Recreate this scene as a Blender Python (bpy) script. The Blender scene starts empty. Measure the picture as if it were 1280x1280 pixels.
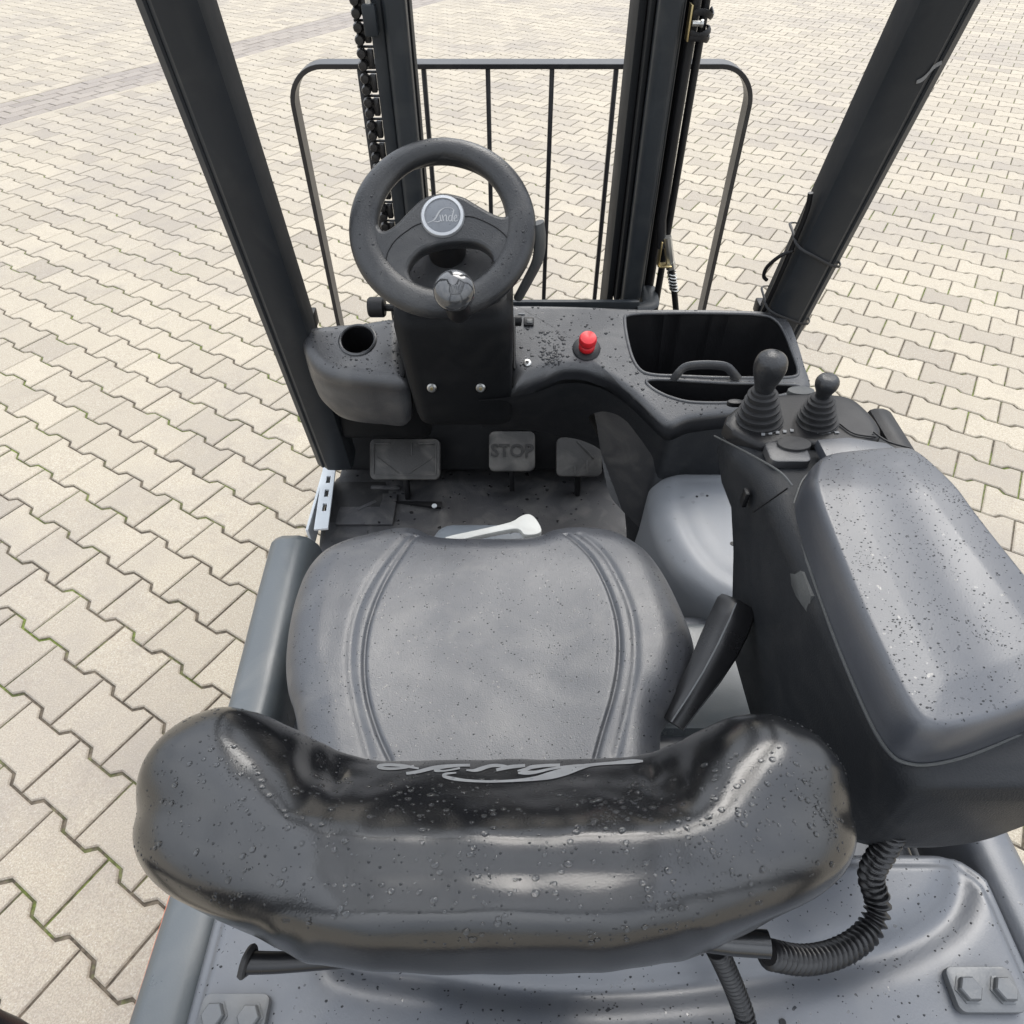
import bpy, bmesh, math, random
import numpy as np
from mathutils import Vector, Matrix
from mathutils.bvhtree import BVHTree
from mathutils import noise as mnoise
random.seed(7); rng = np.random.default_rng(7)
scene = bpy.context.scene
COL = scene.collection

# ------------------------------------------------------------------ camera
H, PITCH, FPX = 1.592, 0.8018, 847.05          # eye height (m), pitch below horizon, focal length in 1280-px units
cd = bpy.data.cameras.new("camera"); cam = bpy.data.objects.new("camera", cd); COL.objects.link(cam)
cam.location = (0, 0, H); cam.rotation_euler = (math.pi / 2 - PITCH, 0, 0)
cd.sensor_width = 36; cd.lens = FPX / 1280 * 36; cd.clip_start = 0.02; cd.clip_end = 2000
scene.camera = cam
scene.view_settings.view_transform = 'Standard'; scene.view_settings.look = 'None'
scene.view_settings.gamma = 1.0; scene.view_settings.use_curve_mapping = False
scene.view_settings.exposure = 1.0

# ------------------------------------------------------------------ world + sun (bright overcast)
SUN_EL, SUN_AZ = math.radians(52), math.radians(20)     # azimuth clockwise from +Y (ahead of the truck)
w = bpy.data.worlds.new("World"); scene.world = w; w.use_nodes = True
nt = w.node_tree; nt.nodes.clear()
out = nt.nodes.new('ShaderNodeOutputWorld'); bg = nt.nodes.new('ShaderNodeBackground')
sky = nt.nodes.new('ShaderNodeTexSky'); sky.sky_type = 'NISHITA'; sky.sun_disc = False
sky.sun_elevation = SUN_EL; sky.sun_rotation = SUN_AZ; sky.air_density = 1.0; sky.dust_density = 3.0; sky.ozone_density = 1.0
tc = nt.nodes.new('ShaderNodeTexCoord'); no = nt.nodes.new('ShaderNodeTexNoise')
no.inputs['Scale'].default_value = 2.2; no.inputs['Detail'].default_value = 5; no.inputs['Roughness'].default_value = .55
cr = nt.nodes.new('ShaderNodeValToRGB'); cr.color_ramp.elements[0].position = .30; cr.color_ramp.elements[1].position = .62
cr.color_ramp.elements[0].color = (.45, .45, .45, 1); cr.color_ramp.elements[1].color = (1, 1, 1, 1)
mx = nt.nodes.new('ShaderNodeMix'); mx.data_type = 'RGBA'
mx.inputs[7].default_value = (8.6, 9.0, 9.6, 1)           # cloud layer radiance
nt.links.new(tc.outputs['Generated'], no.inputs['Vector']); nt.links.new(no.outputs['Fac'], cr.inputs['Fac'])
nt.links.new(cr.outputs['Color'], mx.inputs[0]); nt.links.new(sky.outputs['Color'], mx.inputs[6])
sx = nt.nodes.new('ShaderNodeSeparateXYZ'); nt.links.new(tc.outputs['Generated'], sx.inputs[0])
oc = nt.nodes.new('ShaderNodeMapRange'); oc.inputs[1].default_value = 0; oc.inputs[2].default_value = 1; oc.inputs[3].default_value = .40; oc.inputs[4].default_value = 1.2   # CIE overcast sky
nt.links.new(sx.outputs[2], oc.inputs[0])
ml_ = nt.nodes.new('ShaderNodeVectorMath'); ml_.operation = 'SCALE'; nt.links.new(mx.outputs[2], ml_.inputs[0]); nt.links.new(oc.outputs[0], ml_.inputs['Scale'])
nt.links.new(ml_.outputs[0], bg.inputs['Color']); bg.inputs['Strength'].default_value = 0.135
nt.links.new(bg.outputs[0], out.inputs['Surface'])
sd = bpy.data.lights.new("sun", 'SUN'); sd.energy = 1.3; sd.angle = math.radians(38); sd.color = (1, .96, .9)
so = bpy.data.objects.new("sun", sd); COL.objects.link(so)
so.rotation_euler = Vector((-math.sin(SUN_AZ) * math.cos(SUN_EL), -math.cos(SUN_AZ) * math.cos(SUN_EL), -math.sin(SUN_EL))).to_track_quat('-Z', 'Y').to_euler()

# ------------------------------------------------------------------ measuring: a bearing of the photo to a real place
FW = np.array([0, math.cos(PITCH), -math.sin(PITCH)]); RT = np.array([1., 0, 0]); UP = np.array([0, math.sin(PITCH), math.cos(PITCH)])
EYE = np.array([0, 0, H])
def ray(px, py): return FW + RT * (px - 640) / FPX - UP * (py - 640) / FPX
def at(px, py, x=None, y=None, z=None):
    v = ray(px, py)
    t = (z - H) / v[2] if z is not None else (y / v[1] if y is not None else x / v[0])
    return EYE + v * t
def atpl(px, py, O, n):
    v = ray(px, py); return EYE + v * (np.dot(n, O - EYE) / np.dot(n, v))

# ------------------------------------------------------------------ materials
def mat(name, base, rough=.5, var=.0, vscale=6., bump=0., bscale=300., metal=0., drops=0., dscale=150., dust=0., spec=.5, coat=0., rvar=.1):
    m = bpy.data.materials.new(name); m.use_nodes = True
    nt = m.node_tree; N = nt.nodes; L = nt.links; b = N['Principled BSDF']
    tc = N.new('ShaderNodeNewGeometry'); P = tc.outputs['Position']
    b.inputs['Metallic'].default_value = metal; b.inputs['Specular IOR Level'].default_value = spec
    b.inputs['Coat Weight'].default_value = coat; b.inputs['Coat Roughness'].default_value = .12
    n1 = N.new('ShaderNodeTexNoise'); n1.inputs['Scale'].default_value = vscale; n1.inputs['Detail'].default_value = 6; n1.inputs['Roughness'].default_value = .65
    L.new(P, n1.inputs['Vector'])
    c = N.new('ShaderNodeMix'); c.data_type = 'RGBA'
    c.inputs[6].default_value = (*[v * (1 - var) for v in base], 1); c.inputs[7].default_value = (*[min(1, v * (1 + var) + dust * .05) for v in base], 1)
    L.new(n1.outputs['Fac'], c.inputs[0]); col = c.outputs[2]
    mr = N.new('ShaderNodeMapRange'); mr.inputs['To Min'].default_value = rough - rvar; mr.inputs['To Max'].default_value = rough + rvar
    mr.inputs['From Min'].default_value = .3; mr.inputs['From Max'].default_value = .7
    L.new(n1.outputs['Fac'], mr.inputs['Value']); ro = mr.outputs['Result']
    if dust > 0:        # fine pale smear / scuff film with its own shape
        n3 = N.new('ShaderNodeTexNoise'); n3.inputs['Scale'].default_value = 14; n3.inputs['Detail'].default_value = 8; n3.inputs['Distortion'].default_value = 1.2
        L.new(P, n3.inputs['Vector'])
        r3 = N.new('ShaderNodeMapRange'); r3.inputs['From Min'].default_value = .48; r3.inputs['From Max'].default_value = .78; r3.inputs['To Max'].default_value = dust
        L.new(n3.outputs['Fac'], r3.inputs['Value'])
        c3 = N.new('ShaderNodeMix'); c3.data_type = 'RGBA'; c3.inputs[7].default_value = (.22, .21, .19, 1)
        L.new(r3.outputs['Result'], c3.inputs[0]); L.new(col, c3.inputs[6]); col = c3.outputs[2]
    hgt = None
    if bump > 0:
        n2 = N.new('ShaderNodeTexNoise'); n2.inputs['Scale'].default_value = bscale; n2.inputs['Detail'].default_value = 3
        L.new(P, n2.inputs['Vector'])
        bp = N.new('ShaderNodeBump'); bp.inputs['Strength'].default_value = bump; bp.inputs['Distance'].default_value = .001
        L.new(n2.outputs['Fac'], bp.inputs['Height']); hgt = bp.outputs['Normal']
    if drops > 0:       # tiny dried / wet rain specks
        v = N.new('ShaderNodeTexVoronoi'); v.inputs['Scale'].default_value = dscale; v.inputs['Randomness'].default_value = 1
        n4 = N.new('ShaderNodeTexNoise'); n4.inputs['Scale'].default_value = 90; L.new(P, n4.inputs['Vector'])
        a4 = N.new('ShaderNodeMix'); a4.data_type = 'VECTOR'; a4.inputs[0].default_value = .012
        L.new(P, a4.inputs[4]); L.new(n4.outputs['Color'], a4.inputs[5]); L.new(a4.outputs[1], v.inputs['Vector'])
        sp = N.new('ShaderNodeSeparateColor'); L.new(v.outputs['Color'], sp.inputs[0])
        th = N.new('ShaderNodeMath'); th.operation = 'MULTIPLY'; th.inputs[1].default_value = .25; 
        pw = N.new('ShaderNodeMath'); pw.operation = 'POWER'; pw.inputs[1].default_value = 2.2
        L.new(sp.outputs[0], pw.inputs[0]); L.new(pw.outputs[0], th.inputs[0])
        lt = N.new('ShaderNodeMath'); lt.operation = 'LESS_THAN'; L.new(v.outputs['Distance'], lt.inputs[0]); L.new(th.outputs[0], lt.inputs[1])
        ms = N.new('ShaderNodeMath'); ms.operation = 'MULTIPLY'; ms.inputs[1].default_value = drops; nz = N.new('ShaderNodeSeparateXYZ'); L.new(tc.outputs['Normal'], nz.inputs[0])
        nr = N.new('ShaderNodeMapRange'); nr.inputs[1].default_value = .45; nr.inputs[2].default_value = .7; L.new(nz.outputs[2], nr.inputs[0])
        mm = N.new('ShaderNodeMath'); mm.operation = 'MULTIPLY'; L.new(lt.outputs[0], mm.inputs[0]); L.new(nr.outputs[0], mm.inputs[1]); L.new(mm.outputs[0], ms.inputs[0])
        c2 = N.new('ShaderNodeMix'); c2.data_type = 'RGBA'; c2.inputs[7].default_value = (*[x * .22 for x in base], 1)
        L.new(ms.outputs[0], c2.inputs[0]); L.new(col, c2.inputs[6]); col = c2.outputs[2]
        m2 = N.new('ShaderNodeMix'); m2.inputs[3].default_value = .12; L.new(ms.outputs[0], m2.inputs[0]); L.new(ro, m2.inputs[2]); ro = m2.outputs[0]
    L.new(col, b.inputs['Base Color']); L.new(ro, b.inputs['Roughness'])
    if hgt: L.new(hgt, b.inputs['Normal'])
    return m

M = {}
M['seat'] = mat('seat_vinyl', (.038, .041, .048), .39, .20, 7, .35, 620, drops=.9, dscale=190, dust=.22, spec=.85, rvar=.08)
M['back'] = mat('backrest_vinyl', (.005, .0055, .0065), .19, .15, 12, .10, 800, dust=.05, rvar=.05, spec=.8)
M['lid'] = mat('lid_plastic', (.042, .046, .055), .38, .08, 5, .14, 700, drops=.85, dscale=170, dust=.06, rvar=.05, spec=.95)
M['hood'] = mat('hood_plastic', (.078, .085, .098), .40, .12, 5, .14, 500, drops=.85, dscale=150, dust=.14, spec=.95, rvar=.06)
M['sill'] = mat('sill_plastic', (.065, .076, .082), .36, .10, 8, .15, 500, dust=.2, spec=.8)
M['dash'] = mat('dash_plastic', (.022, .023, .026), .40, .12, 9, .35, 520, drops=.85, dscale=130, dust=.20, spec=.8)
M['dark'] = mat('dark_plastic', (.008, .0085, .0095), .55, .15, 9, .35, 520, dust=.03, spec=.14)
M['box'] = mat('console_plastic', (.013, .0145, .017), .52, .12, 9, .45, 600, drops=.5, dscale=170, dust=.05, spec=.25)
M['black'] = mat('black_plastic', (.007, .007, .008), .45, .2, 9, .2, 500, spec=.35)
M['conduit'] = mat('conduit_plastic', (.008, .008, .009), .30, .1, 20, spec=.5, rvar=.05)
M['flange'] = mat('rail_flange_paint', (.016, .017, .018), .65, .1, 7, .1, 200, spec=.15)
M['rubber'] = mat('black_rubber', (.016, .016, .017), .6, .2, 20, .3, 300, dust=.15, spec=.35)
M['paint'] = mat('anthracite_paint', (.018, .021, .025), .45, .10, 6, .15, 160, dust=.05, spec=.25)
M['mast'] = mat('mast_paint', (.022, .026, .030), .45, .12, 7, .2, 200, dust=.07, spec=.3)
M['guard'] = mat('guard_paint', (.014, .014, .016), .32, .12, 9, .10, 220, dust=.08, rvar=.05, spec=.4)
M['fender'] = mat('fender_plastic', (.17, .18, .195), .44, .12, 7, .12, 400, drops=.25, dscale=60, dust=.14, spec=.85, rvar=.05)
M['floor'] = mat('floor_mat', (.030, .030, .033), .6, .25, 12, .5, 260, drops=.8, dscale=45, dust=.32)
M['zinc'] = mat('zinc_steel', (.52, .52, .50), .38, .12, 20, .1, 300, metal=1)
M['brass'] = mat('yellow_zinc', (.52, .42, .22), .40, .15, 20, .1, 300, metal=1)
M['plate'] = mat('grey_steel_plate', (.12, .125, .13), .42, .22, 35, .25, 260, metal=.35, dust=.35)
M['galv'] = mat('pale_galvanised', (.50, .53, .55), .45, .15, 30, .1, 300, dust=.2)
M['silver'] = mat('silver_ring', (.40, .41, .42), .42, .05, 20, metal=.6)
M['badge'] = mat('badge_grey', (.13, .14, .155), .35, .15, 40, .2, 500, drops=.6, dscale=300)
M['wheel'] = mat('wheel_rubber', (.014, .0148, .0165), .36, .18, 14, .5, 420, drops=.6, dscale=150, dust=.14, spec=.5)
M['gloss'] = mat('glossy_knob', (.03, .031, .033), .08, .1, 40, coat=1., rvar=.04, dust=.10)
M['red'] = mat('red_plastic', (.62, .018, .025), .38, .08, 30, .1, 300)
M['orange'] = mat('orange_paint', (.75, .11, .02), .35, .06, 10)
M['white'] = mat('white_plastic', (.46, .46, .43), .5, .10, 60, dust=.35)
M['print'] = mat('pale_print', (.17, .175, .18), .55, .3, 90, dust=.1)
M['pedal'] = mat('worn_pedal_rubber', (.038, .037, .036), .55, .3, 30, .4, 260, dust=.5, spec=.4)
M['badge_print'] = mat('badge_print', (.30, .305, .31), .4, .1, 60)
M['chain'] = mat('greased_chain', (.016, .015, .015), .35, .3, 60, .3, 300)
M['stalk'] = mat('grey_stalk', (.06, .063, .063), .5, .1, 20, .3, 500)
M['water'] = mat('water_drop_dark', (.012, .012, .014), .04, 0, 5, rvar=.01, spec=.4)
_b = M['water'].node_tree.nodes['Principled BSDF']; _b.inputs['Transmission Weight'].default_value = 1; _b.inputs['IOR'].default_value = 1.33
for _l in list(M['water'].node_tree.links):
    if _l.to_node == _b: M['water'].node_tree.links.remove(_l)
_b.inputs['Base Color'].default_value = (.95, .96, .97, 1); _b.inputs['Roughness'].default_value = .02
M['speck'] = mat('wet_speck', (.014, .015, .017), .22, 0, 5, rvar=.01, spec=.35)
M['grey'] = mat('seat_base_grey', (.12, .135, .15), .5, .1, 20)

# ------------------------------------------------------------------ object helpers
WLOC = {}
def link(name, me, m=None, parent=None, kind=None, label=None, sharp=38):
    n = len(me.vertices); a = np.empty(n * 3); me.vertices.foreach_get('co', a); a = a.reshape(-1, 3)
    c = (a.min(0) + a.max(0)) / 2
    me.vertices.foreach_set('co', (a - c).ravel()); me.update()
    if m and not me.materials: me.materials.append(m)
    if sharp: me.shade_smooth(); me.set_sharp_from_angle(angle=math.radians(sharp))
    o = bpy.data.objects.new(name, me); COL.objects.link(o)
    WLOC[o.name] = Vector(c)
    if parent is not None: o.parent = parent; o.location = Vector(c) - WLOC[parent.name]
    else: o.location = c
    if kind: o['kind'] = kind
    if label: o['label'] = label
    return o
def mesh(name, vs, fs, m=None, parent=None, **k):
    me = bpy.data.meshes.new(name); me.from_pydata([tuple(map(float, v)) for v in vs], [], fs)
    bm = bmesh.new(); bm.from_mesh(me); bmesh.ops.recalc_face_normals(bm, faces=bm.faces); bm.to_mesh(me); bm.free()
    return link(name, me, m, parent, **k)
class Geo:
    def __init__(s): s.v = []; s.f = []
    def add(s, vs, fs):
        o = len(s.v); s.v += [tuple(map(float, v)) for v in vs]; s.f += [tuple(i + o for i in f) for f in fs]; return s
    def put(s, name, m, parent=None, **k): return mesh(name, s.v, s.f, m, parent, **k)
def rings(rs, closed=True, cap0=True, cap1=True):
    n = len(rs[0]); vs = [p for r in rs for p in r]; fs = []
    for i in range(len(rs) - 1):
        for j in range(n if closed else n - 1):
            k = (j + 1) % n; fs.append((i * n + j, i * n + k, (i + 1) * n + k, (i + 1) * n + j))
    if closed and cap0: fs.append(tuple(range(n))[::-1])
    if closed and cap1: fs.append(tuple((len(rs) - 1) * n + j for j in range(n)))
    return vs, fs
def catmull(pts, n, closed=False):
    P = [np.array(p, float) for p in pts]; out = []; N = len(P)
    segs = N if closed else N - 1
    for i in range(segs):
        if closed: a, b, c, d = P[i - 1], P[i], P[(i + 1) % N], P[(i + 2) % N]
        else: a, b, c, d = P[max(i - 1, 0)], P[i], P[i + 1], P[min(i + 2, N - 1)]
        for k in range(n):
            t = k / n; out.append(.5 * (2 * b + (c - a) * t + (2 * a - 5 * b + 4 * c - d) * t * t + (3 * b - a - 3 * c + d) * t ** 3))
    if not closed: out.append(P[-1])
    return out
def resample(pts, n, closed=True):
    P = np.array(pts, float); Q = np.vstack([P, P[:1]]) if closed else P
    s = np.r_[0, np.cumsum(np.linalg.norm(np.diff(Q, axis=0), axis=1))]
    t = np.linspace(0, s[-1], n + 1)[:-1] if closed else np.linspace(0, s[-1], n)
    return np.stack([np.interp(t, s, Q[:, k]) for k in range(Q.shape[1])], 1)
def frames(path):
    P = np.array(path, float); T = np.gradient(P, axis=0); T /= np.linalg.norm(T, axis=1)[:, None] + 1e-12
    u = np.cross(T[0], [0, 0, 1.]); u = np.cross(T[0], [1., 0, 0]) if np.linalg.norm(u) < .1 else u
    u /= np.linalg.norm(u); U = []
    for t in T:
        u = u - t * np.dot(u, t); u /= np.linalg.norm(u); U.append(u)
    U = np.array(U); return P, T, U, np.cross(T, U)
def tube(path, r, seg=10):
    P, T, U, W = frames(path); rs = []
    for i in range(len(P)):
        ri = r(i / (len(P) - 1)) if callable(r) else r
        ra, rb = ri if isinstance(ri, tuple) else (ri, ri)
        rs.append([P[i] + U[i] * math.cos(a) * ra + W[i] * math.sin(a) * rb for a in np.linspace(0, 2 * math.pi, seg, endpoint=False)])
    return rings(rs)
def corr(path, r, pitch, amp, seg=16):                       # corrugated conduit
    Ln = np.linalg.norm(np.diff(np.array(path), axis=0), axis=1).sum(); n = int(Ln / pitch * 8)
    P = resample(path, n, False); w_ = np.hanning(31); w_ /= w_.sum(); P = np.stack([np.convolve(np.r_[np.full(15, P[0, k]), P[:, k], np.full(15, P[-1, k])], w_, 'valid') for k in range(3)], 1)
    return tube(P, lambda t: r + amp * math.sin(2 * math.pi * t * Ln / pitch), seg)
def basis(axis):
    z = np.array(axis, float); z /= np.linalg.norm(z); x = np.cross([0, 1., 0], z)
    x = np.cross([1., 0, 0], z) if np.linalg.norm(x) < .2 else x
    x /= np.linalg.norm(x); return x, np.cross(z, x), z
def lathe(prof, O, axis=(0, 0, 1), seg=24, cap=True):
    x, y, z = basis(axis); O = np.array(O, float)
    rs = [[O + x * r * math.cos(a) + y * r * math.sin(a) + z * h for a in np.linspace(0, 2 * math.pi, seg, endpoint=False)] for r, h in prof]
    return rings(rs, True, cap, cap)
def bevbox(c, size, bev=.004, seg=2, R=None):
    bm = bmesh.new(); bmesh.ops.create_cube(bm, size=1); bmesh.ops.scale(bm, vec=size, verts=bm.verts)
    if bev: bmesh.ops.bevel(bm, geom=bm.edges[:], offset=bev, segments=seg, profile=.5, affect='EDGES')
    if R is not None: bmesh.ops.transform(bm, matrix=R.to_4x4(), verts=bm.verts)
    bmesh.ops.translate(bm, vec=c, verts=bm.verts); bm.verts.index_update()
    vs = [v.co[:] for v in bm.verts]; fs = [[v.index for v in f.verts] for f in bm.faces]; bm.free(); return vs, fs
def beam(a, b, wx, wy, bev=.004, up=(0, 1, 0)):              # box from a to b
    a = Vector(a); b = Vector(b); z = (b - a).normalized(); x = Vector(up).cross(z).normalized(); y = z.cross(x)
    R = Matrix((x, y, z)).transposed()
    return bevbox((a + b) / 2, (wx, wy, (b - a).length), bev, 2, R)
def prism(poly, O, e1, e2, depth, bev=0., seg=2):            # polygon in plane (e1,e2), extruded along -normal
    e1 = np.array(e1, float); e2 = np.array(e2, float); n = np.cross(e1, e2); O = np.array(O, float); N = len(poly)
    bm = bmesh.new(); top = [bm.verts.new(O + e1 * a + e2 * b) for a, b in poly]; bot = [bm.verts.new(O + e1 * a + e2 * b - n * depth) for a, b in poly]
    ft = bm.faces.new(top); bm.faces.new(bot[::-1])
    for i in range(N): bm.faces.new((top[i], bot[i], bot[(i + 1) % N], top[(i + 1) % N]))
    bm.normal_update()
    if bev: bmesh.ops.bevel(bm, geom=[e for e in ft.edges], offset=bev, segments=seg, profile=.5, affect='EDGES')
    bm.verts.index_update(); vs = [v.co[:] for v in bm.verts]; fs = [[v.index for v in f.verts] for f in bm.faces]; bm.free(); return vs, fs
def rrect(w, h, r, n=5):
    o = []
    for cx, cy, a0 in ((w / 2 - r, h / 2 - r, 0), (-w / 2 + r, h / 2 - r, 90), (-w / 2 + r, -h / 2 + r, 180), (w / 2 - r, -h / 2 + r, 270)):
        for k in range(n + 1):
            a = math.radians(a0 + 90 * k / n); o.append((cx + r * math.cos(a), cy + r * math.sin(a)))
    return o
def sstep(a, b, x): t = min(1, max(0, (x - a) / (b - a))); return t * t * (3 - 2 * t)
def pdist(P, poly, closed=True):
    A = np.array(poly, float); B = np.roll(A, -1, 0) if closed else A[1:]; A = A if closed else A[:-1]
    d = np.full(len(P), 1e9)
    for a, b in zip(A, B):
        ab = b - a; t = np.clip(((P - a) @ ab) / (ab @ ab + 1e-12), 0, 1)
        d = np.minimum(d, np.linalg.norm(P - a - t[:, None] * ab, axis=1))
    return d
def pad(outline, center, O, e1, e2, R, hR, relief=None, nr=24, skirt=((1, -.05),), sdir=None, n_out=160, power=2.0):
    """closed cushion-like solid: outline (plane coords), edge rolled over width R and depth hR, relief(a,b,d) on top, skirt of (scale, drop)"""
    e1 = np.array(e1, float); e2 = np.array(e2, float); nrm = np.cross(e1, e2); O = np.array(O, float)
    sd = np.array(sdir if sdir is not None else nrm, float)
    out = resample(outline, n_out); c = np.array(center, float); rs = []
    rf = (lambda q: R(q)) if callable(R) else (lambda q: np.full(len(q), R)); kR = hR / (R(np.array([c]))[0] if callable(R) else R); HR = rf(out) * kR
    ext = [(k, dz) for k, dz in skirt][::-1]
    for k, dz in ext:
        q = c + (out - c) * (k(out) if callable(k) else k); rs.append([O + e1 * a + e2 * b - nrm * h0 + sd * (dz(a) if callable(dz) else dz) for (a, b), h0 in zip(q, HR)])
    ks = 1 - np.linspace(0, 1, nr + 1)[:-1] ** 1.7
    for k in ks:
        q = c + (out - c) * k; d = pdist(q, out)
        t = np.clip(d / rf(out), 0, 1); h = -HR * (1 - (1 - (1 - t) ** power) ** (1 / power))
        if relief is not None: h = h + relief(q[:, 0], q[:, 1], d)
        rs.append([O + e1 * a + e2 * b + nrm * hh for (a, b), hh in zip(q, h)])
    hc = relief(np.array([c[0]]), np.array([c[1]]), np.array([9.]))[0] if relief is not None else 0
    vs, fs = rings(rs, True, True, False)
    vs = list(vs); vs.append(O + e1 * c[0] + e2 * c[1] + nrm * hc); i0 = (len(rs) - 1) * n_out
    fs += [(i0 + j, i0 + (j + 1) % n_out, len(vs) - 1) for j in range(n_out)]
    return vs, fs
def cut(obj, cutters, us=True):                                        # boolean difference baked into the mesh
    tmp = []
    for vs, fs in cutters:
        c = mesh('cut', vs, fs, M['black'], sharp=0); tmp.append(c)  # cut faces coloured black, painting in the shade inside pockets
        md = obj.modifiers.new('b', 'BOOLEAN'); md.operation = 'DIFFERENCE'; md.object = c; md.solver = 'EXACT'; md.material_mode = 'TRANSFER'; md.use_self = us
    bpy.context.view_layer.update(); dg = bpy.context.evaluated_depsgraph_get()
    me = bpy.data.meshes.new_from_object(obj.evaluated_get(dg)); old = obj.data; nm = old.name
    obj.modifiers.clear(); obj.data = me
    for c in tmp: bpy.data.objects.remove(c)
    me.shade_smooth(); me.set_sharp_from_angle(angle=math.radians(32))
def curve_plate(name, loops, O, e1, e2, half, bev, m, parent, **k):   # filled 2D loops (holes allowed) with rounded edges
    cu = bpy.data.curves.new('c', 'CURVE'); cu.dimensions = '2D'; cu.fill_mode = 'BOTH'; cu.extrude = half; cu.bevel_depth = bev; cu.bevel_resolution = 2; cu.offset = -bev
    for lp in loops:
        sp = cu.splines.new('POLY'); sp.points.add(len(lp) - 1); sp.use_cyclic_u = True
        for p, q in zip(sp.points, lp): p.co = (q[0], q[1], 0, 1)
    return curve_to_mesh(name, cu, O, e1, e2, m, parent, **k)
def curve_to_mesh(name, cu, O, e1, e2, m, parent, **k):
    o = bpy.data.objects.new('c', cu); COL.objects.link(o); bpy.context.view_layer.update()
    me = bpy.data.meshes.new_from_object(o.evaluated_get(bpy.context.evaluated_depsgraph_get())); bpy.data.objects.remove(o)
    e1 = Vector(e1); e2 = Vector(e2); n = e1.cross(e2)
    T = Matrix((e1, e2, n)).transposed().to_4x4(); T.translation = Vector(O); me.transform(T); me.materials.clear()
    me.name = name
    return link(name, me, m, parent, **k)
def text(name, s, size, O, e1, e2, depth, m, parent, **k):
    cu = bpy.data.curves.new('t', 'FONT'); cu.body = s; cu.size = size; cu.align_x = 'CENTER'; cu.align_y = 'CENTER'; cu.extrude = depth; cu.resolution_u = 3; cu.offset = .0008
    return curve_to_mesh(name, cu, O, e1, e2, m, parent, **k)
def ribbon(pts):                                              # (x,y,w) stroke -> quads in 2D
    P = catmull([(p[0], p[1], p[2]) for p in pts], 6); P = np.array(P); T = np.gradient(P[:, :2], axis=0); T /= np.linalg.norm(T, axis=1)[:, None] + 1e-9
    Nn = np.stack([-T[:, 1], T[:, 0]], 1); L = P[:, :2] + Nn * P[:, 2:] / 2; Rr = P[:, :2] - Nn * P[:, 2:] / 2
    return L, Rr

def world_mesh(o):
    me = o.data; n = len(me.vertices); a = np.empty(n * 3); me.vertices.foreach_get('co', a)
    return a.reshape(-1, 3) + np.array(WLOC[o.name])
def bvh(o): return BVHTree.FromPolygons([Vector(v) for v in world_mesh(o)], [p.vertices[:] for p in o.data.polygons])
def rain(o, n, r0, r1, name='water_drop', m='water', nz=.35, box=None, flat=.45):
    """separate little domes of water lying on the upward faces of a part, joined to one piece"""
    V = world_mesh(o); me = o.data; me.calc_loop_triangles(); T = np.array([t.vertices[:] for t in me.loop_triangles])
    a, b, c = V[T[:, 0]], V[T[:, 1]], V[T[:, 2]]; N = np.cross(b - a, c - a); A = np.linalg.norm(N, axis=1) + 1e-12; N /= A[:, None]
    wgt = A * (N[:, 2] > nz)
    ce = (a + b + c) / 3; q = ce * 38; cl = np.sin(q[:, 0] * 1.3 + 2 * np.sin(q[:, 1] * .7)) * np.sin(q[:, 1] * 1.1 + 1.7 * np.sin(q[:, 0] * .9)) + .5 * np.sin(q[:, 0] * 3.1 + q[:, 1] * 2.3)
    wgt = wgt * (.5 + np.clip(cl, 0, 2) ** 1.5)
    if box is not None:
        ce = (a + b + c) / 3; wgt = wgt * np.all((ce > box[0]) & (ce < box[1]), axis=1)
    idx = rng.choice(len(T), n, p=wgt / wgt.sum()); g = Geo()
    for i in idx:
        u, v = rng.random(2); (u, v) = (1 - u, 1 - v) if u + v > 1 else (u, v)
        p = a[i] + u * (b[i] - a[i]) + v * (c[i] - a[i]); x, y, z = basis(N[i]); r = r0 + (r1 - r0) * rng.random() ** 2.5
        ph = rng.random() * 6.28; el = 1 + .45 * rng.random(); vs = []; w1, w2 = rng.random(2) * .12; S_ = 9
        for rr, hh in ((1, -.05), (.97, .25), (.80, .62), (.45, .90)):
            for k in range(S_):
                an = ph + k * 6.2832 / S_; wob = 1 + w1 * math.sin(2 * an) + w2 * math.sin(3 * an)
                vs.append(p + (x * math.cos(an) * el + y * math.sin(an)) * r * rr * wob + z * r * hh * flat)
        vs.append(p + z * r * flat)
        fs = [(q * S_ + k, q * S_ + (k + 1) % S_, q * S_ + S_ + (k + 1) % S_, q * S_ + S_ + k) for q in (0, 1, 2) for k in range(S_)] + [(3 * S_ + k, 3 * S_ + (k + 1) % S_, 4 * S_) for k in range(S_)]
        g.add(vs, fs)
    return g.put(name, M[m], o, kind='stuff', sharp=80)

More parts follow.
